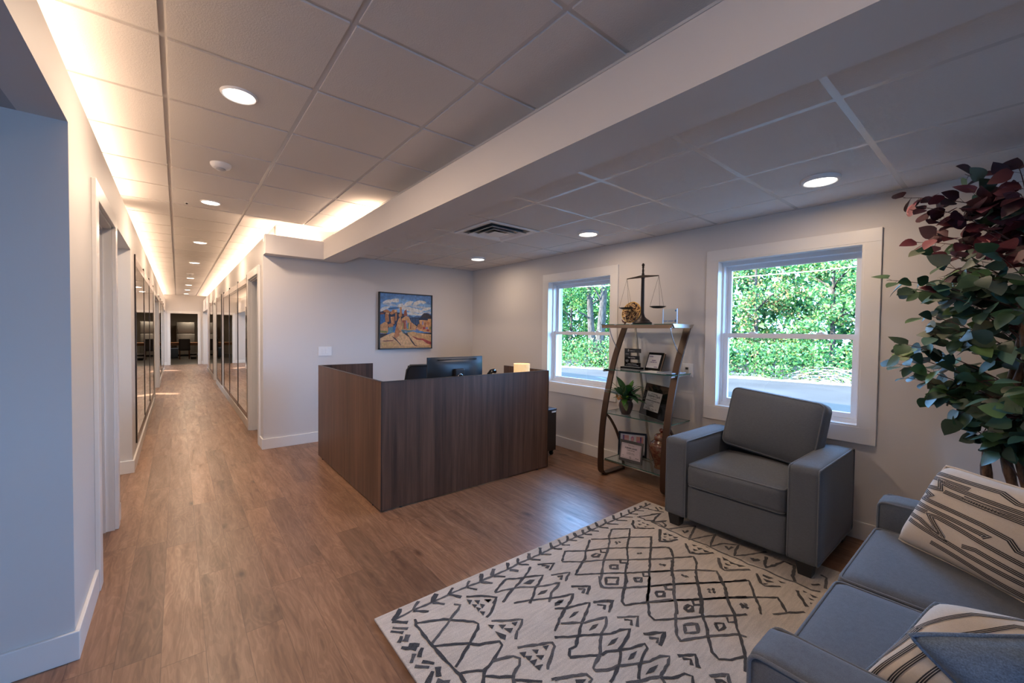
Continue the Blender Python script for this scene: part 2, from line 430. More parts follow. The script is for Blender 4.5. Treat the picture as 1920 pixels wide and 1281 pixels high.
# end of hallway
W_('wall_end', [(-3.0, -.209, 20.4, 20.52, 0, 2.72), (.627, 3.2, 20.4, 20.52, 0, 2.72), (-.209, .627, 20.4, 20.52, 1.985, 2.72)])
M_kwall = mat('kitchen_paint', (.40, .34, .28), .7)
W_('wall_kitchen', [(-2.0, -1.9, 20.52, 28, 0, 2.5), (3.1, 3.2, 20.52, 28, 0, 2.5), (-2.0, 3.2, 27.6, 27.7, 0, 2.5)], M_kwall)
boxo('ceiling', -2.0, 3.2, 20.52, 27.7, 2.42, 2.5, M_kwall, kind='structure')
W_('wall_left_outer', [(-4.5, -3.0, 23.0, 23.1, 0, 2.72), (-3.1, -3.0, 20.52, 23.0, 0, 2.72)])
# roof slab over everything
M_roof = mat('roof', (.3, .3, .3), .9)
boxo('ceiling_roof', -5.0, 5.3, -4.4, 28, 2.74, 2.95, M_roof, kind='structure')
# side rooms' plain ceilings
M_plainc = mat('plain_ceiling', (.42, .43, .45), .8)
boxo('ceiling', -4.5, XL-T, -4.06, 2.53, 2.29, 2.31, M_plainc, kind='structure')
boxo('ceiling', -4.5, XL-T-.1, 2.67, 23, 2.50, 2.54, M_wall, kind='structure')
boxo("ceiling", XR+T+.1, 5.0, YB+.14, 20.4, 2.5, 2.54, M_wall, kind='structure')

# hallway ceiling: lay-in tiles and T grid
def lay_in_ceiling(x0, x1, y0, y1, H, xs, yo, gd=0):
    """tegular tiles: each face hangs 8 mm below the T grid, which stays visible in the reveals"""
    bm = new_bm(); X = [x0]+list(xs)+[x1]; Y = [y0]; y = yo+math.ceil((y0-yo)/.6096+.001)*.6096
    while y < y1: Y.append(y); y += .6096
    Y.append(y1); g = .0135
    for a, b in zip(X, X[1:]):
        for c, d in zip(Y, Y[1:]): box(bm, a+g, b-g, c+g, d-g, H-.009, H+.012)
    cl = mk('ceiling', bm, M_tile, kind='structure')
    boxo('ceiling_grid', x0, x1, y0, y1, H-gd, H+.03, M_grid, cl)
    return cl
ceil1 = lay_in_ceiling(-.60, 1.60, -4.1, 20.4, H1, (-.041, .569, 1.180), 2.353)
ceil2 = lay_in_ceiling(1.66, XW, -4.1, YB, H2, (2.115, 2.728, 3.338), .492, .0088)
bm = new_bm(); box(bm, 1.575, 1.60, -4.1, 5.72, H1-.022, H1-.001); mk('wall_angle', bm, M_grid, ceil1)
bm = new_bm(); box(bm, XW-.02, XW, -4.1, YB, H2-.012, H2-.001); box(bm, 1.686, XW, YB-.02, YB, H2-.012, H2-.001); mk('wall_angle', bm, M_grid, ceil2)
# drywall beam between the two ceilings, and the cove box
W_('trim_1', [(1.41, 1.685, -4.1, YB, 2.30, 2.54), (1.60, 1.685, -4.1, YB, 2.54, 2.72)])
W_('trim_2', [(XR, 1.41, 5.45, 5.55, 2.30, 2.52), (XR, 1.41, 5.55, YB, 2.30, 2.45), (XR+T, 1.6, 5.72, 5.76, 2.45, 2.72)])
# baseboards
def base(name, segs):
    bm = new_bm()
    for s in segs: box(bm, *s, bev=.003)
    mk(name, bm, M_trim, kind='structure')
bh = .125; bt = .016
base('baseboard_left', [(XL, XL+bt, 2.53, 3.10, 0, bh), (XL, XL+bt, 4.1, 4.2, 0, bh), (XL, XL+bt, 5.47, 10.2, 0, bh), (XL, XL+bt, 13.0, 17.5, 0, bh),
     (-4.5, XL+bt, 2.53-bt, 2.53, 0, bh), (-4.5, XL+bt, 5.47-bt, 5.47, 0, bh)])
base('baseboard_right', [(XR-bt, XR, YB, 5.82, 0, bh), (XR-bt, XR, 6.90, 12.9, 0, bh), (XR-bt, XR, 14.03, 17.2, 0, bh), (XR, 5, 20.255, 20.27, 0, bh)])
base('baseboard_back', [(XR-bt, XW, YB-bt, YB, 0, bh)])
base('baseboard_window_side', [(XW-bt, XW, -4.1, YB, 0, bh)])
base('baseboard_end', [(-3.0, -.31, 20.4-bt, 20.4, 0, bh), (.73, XR+T, 20.4-bt, 20.4, 0, bh)])

# ---------------------------------------------------------------- doors
def door_frame(name, side, y0, y1, ztop, cw=.095, casing_both=True):
    """cased doorway in a hallway wall; side -1 left wall, +1 right wall"""
    root = empty(name, ((XL if side < 0 else XR), (y0+y1)/2, 0), kind='structure')
    xs = (XL-T, XL) if side < 0 else (XR, XR+T)
    xf = (XL, XL+.02) if side < 0 else (XR-.02, XR)
    bm = new_bm()
    box(bm, *xf, y0-cw, y0+.005, 0, ztop, .003); box(bm, *xf, y1-.005, y1+cw, 0, ztop, .003); box(bm, *xf, y0-cw, y1+cw, ztop-.003, ztop+cw, .003)
    mk('casing', bm, M_trim, root)
    bm = new_bm()
    box(bm, *xs, y0-.001, y0+.018, 0, ztop); box(bm, *xs, y1-.018, y1+.001, 0, ztop); box(bm, *xs, y0, y1, ztop-.018, ztop+.001)
    mid = (xs[0]+xs[1])/2-.015*side
    for a, b in ((y0+.018, y0+.030), (y1-.030, y1-.018)): box(bm, mid-.03, mid+.01, a, b, 0, ztop-.018)
    box(bm, mid-.03, mid+.01, y0+.018, y1-.018, ztop-.03, ztop-.018)
    mk('jamb', bm, M_trim, root)
    return root
M_door = mat('door_paint', (.30, .28, .27), .5)
d1 = door_frame('door_1', -1, 3.20, 4.00, 2.13)
bm = new_bm(); box(bm, XL-T-.80, XL-T-.005, 3.985, 4.03, .01, 2.11, .003); mk('door_leaf', bm, M_door, d1)
d2 = door_frame('door_2', 1, 5.92, 6.80, 2.115)
bm = new_bm(); box(bm, XR+T+.01, XR+T+.8, 5.86, 5.90, .01, 2.1, .003); mk('door_leaf', bm, M_door, d2)
bm = new_bm(); box(bm, XR+.05, XR+.08, 5.935, 5.945, .9, 1.0); mk('strike_plate', bm, M_black, d2)
d3 = door_frame('door_3', 1, 13.0, 13.93, 2.1, .07)
d4 = door_frame('door_4', -1, 10.3, 12.9, 2.06, .07)
d5 = empty('door_5', (.21, 20.4, 0), kind='structure')
bm = new_bm(); cw = .09
box(bm, -.209-cw, -.205, 20.38, 20.4, 0, 1.985, .003); box(bm, .623, .627+cw, 20.38, 20.4, 0, 1.985, .003); box(bm, -.209-cw, .627+cw, 20.38, 20.4, 1.98, 1.985+cw, .003)
mk('casing', bm, M_trim, d5)
# ---------------------------------------------------------------- windows
def window(name, y0, y1, visible=True):
    root = empty(name, (XW, (y0+y1)/2, WZ0), kind='structure')
    c = .092; xf = (XW-.02, XW)
    bm = new_bm()
    box(bm, *xf, y0-c, y0+.001, WZ0-.0, WZ1, .002); box(bm, *xf, y1-.001, y1+c, WZ0-.0, WZ1, .002)
    box(bm, *xf, y0-c, y1+c, WZ1, WZ1+c, .002); box(bm, *xf, y0-c, y1+c, WZ0-.115, WZ0, .002)
    mk('casing', bm, M_trim, root)
    bm = new_bm(); j = .012   # jamb liner + vinyl frame
    for a in ((XW-.018, 3.885, y0, y0+j, WZ0, WZ1), (XW-.018, 3.885, y1-j, y1, WZ0, WZ1), (XW-.0175, 3.8845, y0+j, y1-j, WZ1-j, WZ1), (XW-.0175, 3.8845, y0+j, y1-j, WZ0, WZ0+j)): box(bm, *a)
    mk('jamb', bm, M_trim, root)
    bm = new_bm(); y0 += j; y1 -= j; z0, z1 = WZ0+j, WZ1-j; f = .032
    for a in ((3.80, 3.90, y0, y0+f*.5, z0, z1), (3.80, 3.90, y1-f*.5, y1, z0, z1), (3.801, 3.899, y0+f*.4, y1-f*.4, z1-f, z1), (3.801, 3.899, y0+f*.4, y1-f*.4, z0, z0+f*.8)): box(bm, *a)
    for yy in (y0+f*.5, y1-f*.5-.006): box(bm, 3.845, 3.855, yy, yy+.006, z0, z1)
    mk('frame', bm, M_vinyl, root)
    zm = 1.425; s = .040; a0, a1 = y0+f*.5, y1-f*.5
    for nm, x0, x1, b0, b1 in (('sash', 3.815, 3.845, z0+f*.8, zm+.02), ('sash', 3.860, 3.885, zm-.02, z1-f)):
        bm = new_bm()
        for q in ((x0, x1, a0, a0+s, b0, b1), (x0, x1, a1-s, a1, b0, b1), (x0+.0015, x1-.0015, a0+s-.004, a1-s+.004, b1-s, b1-.001), (x0+.0015, x1-.0015, a0+s-.004, a1-s+.004, b0+.001, b0+s)): box(bm, *q)
        sa = mk(nm, bm, M_vinyl, root)
        xm = (x0+x1)/2
        boxo('pane', xm-.001, xm+.001, a0+s*.9, a1-s*.9, b0+s*.9, b1-s*.9, M_glass, sa)
        if x0 < 3.85:
            for t in (.25, .75):
                yy = a0+(a1-a0)*t
                bm = new_bm(); box(bm, x0+.002, x1+.012, yy-.028, yy+.028, b1, b1+.006, .002); box(bm, x0+.004, x1-.004, yy-.018, yy+.024, b1+.006, b1+.013, .003)
                mk('sash_lock', bm, M_vinyl, sa)
    bm = new_bm(); box(bm, 3.98, 4.03, y0-.03, y1+.03, WZ0-.05, WZ0-.001); mk('outer_sill', bm, M_outer, root)
window('window_1', *win[0]); window('window_2', *win[1]); window('added_window_3', -3.0, -1.6)  # the third window is unseen, added for its blue daylight on the sofa
for a, b in win+[(-3.0, -1.6)]: portal(a, b, WZ0, WZ1)
def added_window(name, x0, x1, z0, z1):
    root = empty(name, ((x0+x1)/2, -4.1, z0), kind='structure'); bm = new_bm(); f = .05
    for a in ((x0, x0+f, -4.17, -4.09, z0, z1), (x1-f, x1, -4.17, -4.09, z0, z1), (x0, x1, -4.17, -4.09, z0, z0+f), (x0, x1, -4.17, -4.09, z1-f, z1), ((x0+x1)/2-f/2, (x0+x1)/2+f/2, -4.17, -4.09, z0, z1)): box(bm, *a, bev=.003)
    mk('frame', bm, M_vinyl, root); boxo('pane', x0+f, x1-f, -4.131, -4.129, z0+f, z1-f, M_glass, root)
    o = light('sky_portal', 'AREA', ((x0+x1)/2, -4.22, (z0+z1)/2), 1, (1, 1, 1), (0, 1, 0), size=x1-x0, size_y=z1-z0); o.data.cycles.is_portal = True
added_window('added_window_4', -2.8, -1.5, .3, 1.5)  # unseen window, added and sized for blue daylight on the left wall

# added unseen area lights brightening the side rooms and kitchen, mostly standing in for daylight
DAY = (.80, .90, 1.0)
def room_fill(x, y, z, sx, sy, power, col=DAY):
    root = empty('fill_anchor', (x, y, z), label=None)
    bpy.data.objects.remove(root)
    light('unseen_fill', 'AREA', (x, y, z), power, col, (0, 0, -1), size=sx, size_y=sy)
room_fill(-2.4, 4.85, 2.47, 2.5, .6, 34)
room_fill(-2.4, 11.6, 2.47, 2.5, 2.0, 60)
room_fill(-2.0, 18.6, 2.47, 2.0, 1.6, 50)
room_fill(2.6, 18.6, 2.47, 2.6, 1.6, 70)
room_fill(2.6, 13.5, 2.47, 2.6, .8, 25)
room_fill(.6, 24.6, 2.40, .8, .8, 34, (1, .82, .62))
room_fill(2.6, 7.1, 2.47, .5, .5, 4)

# ---------------------------------------------------------------- recessed lights
def downlight(x, y, z, r, R, label, group, power, dp=0):
    z -= .009
    root = empty('recessed_light', (x, y, z), label=label, cat='ceiling light', group=group)
    bm = new_bm(); lathe(bm, [(r-.004, -.002-dp), (r, -.008-dp), (r+.006, -.011-dp), (R-.004, -.007-dp), (R, -.001-dp), (R, .0)], (x, y, z), 40)
    mk('trim_ring', bm, M_white, root, auto=40)
    bm = new_bm(); lathe(bm, [(0, -.0105-dp), (r*.7, -.010-dp), (r, -.007-dp)], (x, y, z), 40)
    mk('lens', bm, M_lens, root, smooth=True)
    light('downlight', 'AREA', (x, y, z-.013-dp), power, (1, .73, .52), (0, 0, -1), size=r*1.8, shape='DISK')
ordn = ['nearest', 'second', 'third', 'fourth', 'fifth', 'sixth', 'seventh', 'eighth', 'ninth']
for i, yy in enumerate((2.668, 5.10, 7.58, 10.01, 13.16, 15.29, 17.3, 19.3)):
    t_ = ('round recessed light in the hallway ceiling, nearest to the camera' if i == 0 else
          'round recessed light in the hallway ceiling, farthest by the end wall' if i == 7 else
          'round recessed light in the hallway ceiling, %s one counted from the camera' % ordn[i])
    downlight(.264, yy, H1, .072, .086, t_, 'recessed lights in the hallway ceiling', 23 if i < 3 else 15)
for yy, t_ in ((.80, 'round surface light over the grey armchair and near window'), (2.665, 'round surface light between the two windows, left of the shelf top'), (4.56, 'round surface light over the reception desk, farthest by the corner')):
    downlight(3.107, yy, H2, .082, .102, t_, 'round lights in the seating area ceiling', 7, .014)
light('downlight', 'AREA', (.264, .24, H1-.02), 5, (1, .73, .52), (0, 0, -1), size=.13, shape='DISK')
light('downlight', 'AREA', (.264, -2.19, H1-.02), 8, (1, .73, .52), (0, 0, -1), size=.13, shape='DISK')
for x, y, l in ((.265, 3.87, 'white round smoke detector on the hallway ceiling, nearest'), (.235, 12.04, 'small white smoke detector far down the hallway ceiling')):
    H1_ = H1; H1 = H1_-.009
    root = empty('smoke_detector', (x, y, H1), label=l, cat='smoke detector')
    bm = new_bm(); lathe(bm, [(0, 0), (.068, 0), (.068, -.012), (.058, -.028), (.04, -.036), (0, -.036)], (x, y, H1), 28); mk('housing', bm, M_white, root, auto=40)
    bm = new_bm(); lathe(bm, [(.03, -.036), (.034, -.042), (.02, -.050), (0, -.052)], (x, y, H1), 24); mk('sensor_cap', bm, mat('sensor_grey', (.45, .45, .47), .3), root, auto=40); H1 = H1_
H1 -= .009
root = empty('sprinkler_head', (.08, 5.28, H1), label='tiny recessed sprinkler head in the hallway ceiling beside the light', cat='sprinkler')
bm = new_bm(); lathe(bm, [(0, -.004), (.02, -.004), (.024, 0)], (.08, 5.28, H1), 20); mk('cover_plate', bm, M_white, root)
bm = new_bm(); lathe(bm, [(.008, -.004), (.008, -.014), (0, -.014)], (.08, 5.28, H1), 12); mk('nozzle', bm, M_black, root)
H1 += .009; H2 -= .0095
# ceiling diffuser
root = empty('air_vent', (2.42, 3.235, H2), label='square white ceiling air diffuser with concentric louvres', cat='air vent')
bm = new_bm(); cx, cy = 2.4215, 3.235
def ring(bm, h0, z0, h1, z1):
    a = [bm.verts.new((cx+sx*h0, cy+sy*h0, z0)) for sx, sy in ((-1, -1), (1, -1), (1, 1), (-1, 1))]
    b = [bm.verts.new((cx+sx*h1, cy+sy*h1, z1)) for sx, sy in ((-1, -1), (1, -1), (1, 1), (-1, 1))]
    for i in range(4): bm.faces.new((a[i], a[(i+1) % 4], b[(i+1) % 4], b[i]))
ring(bm, .295, H2-.010, .285, H2-.012); ring(bm, .285, H2-.012, .215, H2+.0)
ring(bm, .295, H2-.010, .300, H2-.002)
mk('frame', bm, M_white, root)
for h in (.215, .145):
    bm = new_bm(); ring(bm, h, H2-.026, h-.008, H2-.026); ring(bm, h-.008, H2-.026, h-.05, H2-.003); ring(bm, h, H2-.026, h-.04, H2-.001); mk('louvre', bm, M_white, root)
bm = new_bm(); box(bm, cx-.085, cx+.085, cy-.085, cy+.085, H2-.030, H2-.026, .002); mk('centre_plate', bm, M_white, root)
bm = new_bm(); box(bm, cx-.28, cx+.28, cy-.28, cy+.28, H2-.0035, H2-.0005); mk('duct', bm, M_black, root); H2 += .0095

# ---------------------------------------------------------------- glass wall panels in the hallway
M_pframe = mat('panel_frame', (.035, .025, .022), .3, .5); M_prail = mat('panel_rail', (.22, .16, .13), .3, .5)
def glass_panel(side, y0, y1, z0, z1, label, group):
    x = XL if side < 0 else XR; s = 1 if side < 0 else -1
    root = empty('sliding_panel', (x, (y0+y1)/2, z0), label=label, cat='glass panel', group=group)
    def xs(a, b): return (min(x+s*a, x+s*b), max(x+s*a, x+s*b))
    for yy in (y0, y1-.04): boxo('stile', *xs(.0, .013), yy, yy+.04, z0, z1+.035, M_pframe, root, bev=.002)
    boxo('top_rail', *xs(.0, .011), y0+.028, y1-.028, z1-.085, z1, M_prail, root); boxo('bottom_rail', *xs(.0, .011), y0+.028, y1-.028, z0, z0+.07, M_prail, root)
    boxo('glass', *xs(.003, .009), y0+.02, y1-.02, z0+.06, z1-.075, M_mirror, root)
gl = 'dark-framed reflective panels on the left hallway wall'; gr = 'dark-framed reflective panels on the right hallway wall'
for y0, y1, l in ((5.89, 7.33, 'tall reflective panel on the left hallway wall, nearest to the camera'), (7.34, 8.66, 'tall reflective panel on the left hallway wall, middle of the near three'), (8.67, 10.1, 'tall reflective panel on the left hallway wall, farthest of the near three')):
    glass_panel(-1, y0, y1, .20, 2.17, l, gl)
for y0, y1, l in ((13.1, 14.5, 'tall reflective panel on the left hallway wall beyond the opening, first of three'), (14.51, 16.0, 'tall reflective panel on the left hallway wall beyond the opening, middle of three'), (16.01, 17.4, 'tall reflective panel on the left hallway wall, last before the end')):
    glass_panel(-1, y0, y1, .20, 2.17, l, gl)
for y0, y1, l in ((6.97, 8.15, 'widest-looking tall reflective panel beside the right hallway door'), (8.16, 9.55, 'tall reflective panel on the right hallway wall, middle of the near three'), (9.56, 10.8, 'tall reflective panel on the right hallway wall, farthest of the near three')):
    glass_panel(1, y0, y1, .14, 2.17, l, gr)
glass_panel(1, 11.4, 12.87, .14, 2.17, 'single tall reflective panel on the right hallway wall before the white doorway', gr)
glass_panel(1, 14.28, 15.65, .14, 2.17, 'single tall reflective panel on the right hallway wall, last before the end', gr)

# ---------------------------------------------------------------- kitchen seen through the end doorway
root = empty('refrigerator', (.325, 26.5, 0), label='stainless two-door refrigerator in the far room behind the chair', cat='refrigerator')
bm = new_bm(); box(bm, -.04, .69, 26.34, 27.0, .03, 1.72, .01); mk('body', bm, M_black, root)
for z0, z1 in ((.10, 1.13), (1.145, 1.72)):
    bm = new_bm(); box(bm, -.04, .69, 26.27, 26.34, z0, z1, .02, seg=4); d = mk('door', bm, M_steel, root, auto=40)
    bm = new_bm(); zz = (z1-.35, z1-.05) if z0 < 1 else (z0+.04, z0+.34); tube(bm, [(.02, 26.27, zz[0]), (.02, 26.225, zz[0]+.03), (.02, 26.225, zz[1]-.03), (.02, 26.27, zz[1])], .012); mk('handle', bm, M_steel, d, smooth=True)
root = empty('dining_table', (.25, 24.75, 0), label='wooden table in the far room behind the black chair', cat='table')
bm = new_bm(); box(bm, -.75, 1.3, 24.4, 25.2, .70, .74, .005); mk('tabletop', bm, M_oak, root)
bm = new_bm(); box(bm, -.68, 1.23, 24.46, 25.14, .61, .70); mk('apron', bm, M_oak, root)
for x in (-.70, 1.19):
    for y in (24.45, 25.09): boxo('leg', x, x+.06, y, y+.06, 0, .61, M_oak, root)
root = empty('dining_chair', (.26, 24.15, 0), label='dark upholstered dining chair with wooden legs at the far table', cat='chair')
M_darkup = mat('dark_leather', (.022, .016, .014), .5)
bm = new_bm(); soft(bm, (.205, .035, .27), .03, cuts=6, M=Matrix.Translation((.25, 23.95, .66)) @ Matrix.Rotation(-.08, 4, 'X')); mk('backrest', bm, M_darkup, root, smooth=True)
bm = new_bm(); soft(bm, (.215, .21, .04), .03, .01, cuts=6, M=Matrix.Translation((.25, 24.16, .45))); mk('seat', bm, M_darkup, root, smooth=True)
for x in (.06, .40):
    for y in (23.96, 24.33):
        bm = new_bm(); tube(bm, [(x+.02, y, .42), (x+.02, y, 0)], [.024, .017], 4); mk('leg', bm, M_cherry, root)
root = empty('waste_bin', (.72, 24.0, 0), label='black waste bin with pale liner right of the far chair', cat='bin')
bm = new_bm(); lathe(bm, [(0, 0), (.10, 0), (.12, .28), (.115, .28), (.10, .01), (0, .01)], (.57, 24.0, 0), 20); mk('bucket', bm, M_black, root, auto=40)
bm = new_bm(); lathe(bm, [(.124, .24), (.126, .29), (.116, .29), (.11, .1)], (.57, 24.0, 0), 20); mk('liner', bm, M_paper, root, auto=40)
root = empty('blue_bin', (-.12, 25.6, 0), label='blue-grey bin under the left end of the far table', cat='bin')
bm = new_bm(); box(bm, -.25, .02, 25.4, 25.7, 0, .42, .02); mk('bucket', bm, mat('bin_blue', (.05, .07, .10), .5), root)
bm = new_bm(); box(bm, -.26, .03, 25.39, 25.71, .42, .44, .005); mk('rim', bm, mat('bin_rim', (.16, .22, .32), .5), root)
# ---------------------------------------------------------------- wall fittings
def switch_plate(name, c, n, axis, label, cat, toggles, parts_dark=False):
    root = empty(name, c, label=label, cat=cat); x, y, z = c
    w = .035+.046*(n-1)
    bm = new_bm()
    if axis == 'Y': box(bm, x-w, x+w, y-.006, y, z-.058, z+.058, .002)
    else: box(bm, x-.006, x, y-w, y+w, z-.058, z+.058, .002)
    mk('plate', bm, M_white, root)
    for i in range(n):
        o = (i-(n-1)/2)*.046
        bm = new_bm()
        if axis == 'Y': box(bm, x+o-.016, x+o+.016, y-.010, y-.006, z-.033, z+.033, .002)
        else: box(bm, x-.010, x-.006, y+o-.016, y+o+.016, z-.033, z+.033, .002)
        mk(toggles, bm, M_white, root)
    return root
switch_plate('light_switch', (1.472, YB, 1.155), 2, 'Y', 'white double rocker switch plate left of the landscape painting', 'light switch', 'rocker')
switch_plate('power_outlet', (-.595, 2.53, .41), 1, 'Y', 'white outlet plate low on the blue-lit wall at the left edge', 'outlet', 'socket')
root = empty('wall_control', (XW, 1.955, 1.095), label='small white wall control with dark display right of the shelf', cat='thermostat')
bm = new_bm(); box(bm, XW-.008, XW, 1.905, 2.005, 1.03, 1.155, .002); mk('plate', bm, M_white, root)
bm = new_bm(); box(bm, XW-.02, XW-.008, 1.938, 1.975, 1.06, 1.125, .003); mk('housing', bm, mat('ctl', (.62, .60, .55), .4), root)
bm = new_bm(); box(bm, XW-.021, XW-.0195, 1.943, 1.970, 1.098, 1.118); mk('display', bm, M_black, root)

# ================================================================ FURNITURE
# ---- reception desk
desk = empty('reception_desk', (2.13, 3.12, 0), label='dark walnut reception desk with high panels in the middle of the room', cat='desk')
hd = 1.03
boxo('front_panel', 1.252, 3.012, 3.115, 3.14, .012, hd, M_walnut, desk)
bm = new_bm(); box(bm, 1.228, 1.252, 3.113, 4.03, .014, hd); mk('side_panel', bm, M_walnut, desk)
bm = new_bm(); box(bm, 1.228, 1.252, 4.032, 4.957, .014, hd); mk('side_panel', bm, M_walnut, desk)
bm = new_bm(); box(bm, 3.012, 3.038, 3.113, 3.85, .012, hd); mk('side_panel', bm, M_walnut, desk)
bm = new_bm(); box(bm, 1.252, 1.84, 4.93, 4.957, .012, hd); mk('rear_panel', bm, M_walnut, desk)
bm = new_bm()
for a in ((1.2265, 1.2525, 3.1115, 4.958, hd, hd+.0015), (1.252, 3.039, 3.1115, 3.1405, hd, hd+.0015), (1.2265, 1.234, 3.1105, 3.113, .014, hd), (3.0385, 3.0395, 3.112, 3.14, .012, hd), (3.011, 3.039, 3.14, 3.851, hd, hd+.0015), (1.252, 1.841, 4.929, 4.958, hd, hd+.0015), (3.03, 3.0395, 3.1105, 3.1125, .012, hd)): box(bm, *a)
mk('edge_banding', bm, M_walnut_edge, desk)
for x, y in ((1.24, 3.3), (1.24, 4.8), (2.9, 3.127), (1.4, 3.127), (3.025, 3.7), (1.7, 4.94)):
    bm = new_bm(); lathe(bm, [(0, 0), (.012, 0), (.010, .014), (0, .014)], (x, y, 0), 12); mk('glide', bm, M_black, desk)
bm = new_bm(); box(bm, 1.252, 3.012, 3.14, 3.80, .725, .752, .002); box(bm, 1.252, 1.85, 3.80, 4.93, .725, .752, .002); mk('worktop', bm, M_walnut, desk)
# ---- pedestal
ped = empty('file_pedestal', (3.24, 3.6, 0), label='dark rolling file pedestal behind the right end of the reception desk', cat='cabinet')
M_espresso = mat('espresso_laminate', (.022, .014, .012), .35)
boxo('body', 3.06, 3.42, 3.37, 3.88, .065, .53, M_espresso, ped, bev=.002)
boxo('top', 3.055, 3.425, 3.365, 3.885, .53, .548, mat('pedestal_top', (.05, .055, .075), .25), ped, bev=.002)
boxo('label_tab', 3.345, 3.41, 3.366, 3.3695, .505, .522, M_white, ped)
for x in (3.10, 3.385):
    for y in (3.41, 3.84):
        bm = new_bm(); M = Matrix.Rotation(PI/2, 4, 'Y'); lathe(bm, [(0, -.012), (.024, -.012), (.027, -.006), (.027, .006), (.024, .012), (0, .012)], (x, y, .027), 18, M=M); box(bm, x-.016, x+.016, y-.02, y+.02, .05, .065)
        mk('caster', bm, M_blackgloss, ped, auto=40)
# ---- monitor (seen from behind)
mon = empty('computer_monitor', (2.26, 3.66, .752), label='black computer monitor seen from behind on the reception desk', cat='monitor')
M_monb = mat('monitor_back', (.020, .030, .042), .32)
bm = new_bm()
nx, nz = 16, 10
def mb(i, j):
    u, v = i/nx*2-1, j/nz*2-1
    d = .045*(1-abs(u)**4)*(1-abs(v)**4)
    return Vector((2.2585+u*.332, 3.700-.004-d, .978+v*.187))
vv = [[bm.verts.new(mb(i, j)) for j in range(nz+1)] for i in range(nx+1)]
for i in range(nx):
    for j in range(nz): bm.faces.new((vv[i][j], vv[i+1][j], vv[i+1][j+1], vv[i][j+1]))
mk('back_shell', bm, M_monb, mon, smooth=True)
bm = new_bm(); box(bm, 1.926, 2.591, 3.695, 3.712, .790, 1.166, .003); mk('screen_frame', bm, M_black, mon)
boxo('screen', 1.936, 2.581, 3.711, 3.7135, .802, 1.156, M_blackgloss, mon)
bm = new_bm(); box(bm, 2.03, 2.50, 3.672, 3.700, 1.134, 1.142); mk('vent_slot', bm, M_blackgloss, mon)
bm = new_bm(); box(bm, 2.20, 2.32, 3.615, 3.66, .79, 1.045, .012); mk('stand', bm, M_black, mon)
bm = new_bm(); tube(bm, [(2.26+.030*math.cos(a*PI/10), 3.612, .962+.030*math.sin(a*PI/10)) for a in range(20)], .0035, 6, closed=True); mk('stand_ring', bm, M_chrome, mon, smooth=True)
bm = new_bm(); box(bm, 2.11, 2.41, 3.60, 3.78, .752, .764, .004); mk('base', bm, M_black, mon)
# ---- office chair
ch = empty('office_chair', (2.17, 4.25, 0), label='black mesh office chair behind the reception desk', cat='chair')
M_mesh = mat('chair_mesh', (.016, .018, .026), .75)
bm = new_bm()
def cb(u, v, off=0): return Vector((2.19+u*.235*(1-.10*v*v), 4.22+.05*u*u-.03*v+off, .795+v*.25))
n = 12
g1 = [[bm.verts.new(cb(i/n*2-1, j/n*2-1)) for j in range(n+1)] for i in range(n+1)]
g2 = [[bm.verts.new(cb(i/n*2-1, j/n*2-1, .012)) for j in range(n+1)] for i in range(n+1)]
for i in range(n):
    for j in range(n):
        bm.faces.new((g1[i][j], g1[i+1][j], g1[i+1][j+1], g1[i][j+1])); bm.faces.new((g2[i][j+1], g2[i+1][j+1], g2[i+1][j], g2[i][j]))
mk('mesh_back', bm, M_mesh, ch, smooth=True)
bm = new_bm(); loop = [(u, -1) for u in (-.9, -.5, 0, .5, .9)]+[(1, v) for v in (-.8, -.3, .3, .8)]+[(u, 1) for u in (.9, .5, 0, -.5, -.9)]+[(-1, v) for v in (.8, .3, -.3, -.8)]
tube(bm, [cb(u, v, .006) for u, v in loop], .014, 8, closed=True); mk('back_frame', bm, M_black, ch, smooth=True)
bm = new_bm(); soft(bm, (.25, .24, .045), .04, .01, 8, Matrix.Translation((2.17, 4.0, .50))); mk('seat', bm, M_mesh, ch, smooth=True)
bm = new_bm(); tube(bm, [(2.17, 4.0, .455), (2.17, 4.0, .09)], .028, 12); tube(bm, [(2.17, 4.03, .46), (2.17, 4.26, .47), (2.17, 4.27, .66)], .02, 8); mk('column', bm, M_black, ch, smooth=True)
bm = new_bm()
for a in range(5):
    t_ = a*2*PI/5+.3; tube(bm, [(2.17, 4.0, .10), (2.17+.29*math.cos(t_), 4.0+.29*math.sin(t_), .065)], [.024, .014], 8)
    lathe(bm, [(0, -.02), (.028, -.02), (.028, .02), (0, .02)], (2.17+.29*math.cos(t_), 4.0+.29*math.sin(t_), .028), 12, M=Matrix.Rotation(PI/2, 4, 'Y'))
mk('base', bm, M_black, ch, auto=40)
for s in (-1, 1):
    bm = new_bm(); tube(bm, [(2.17+s*.24, 4.05, .5), (2.17+s*.29, 4.05, .52), (2.17+s*.29, 4.05, .70)], .014, 8); box(bm, 2.17+s*.29-.035, 2.17+s*.29+.035, 3.93, 4.18, .70, .73, .01); mk('armrest', bm, M_black, ch)
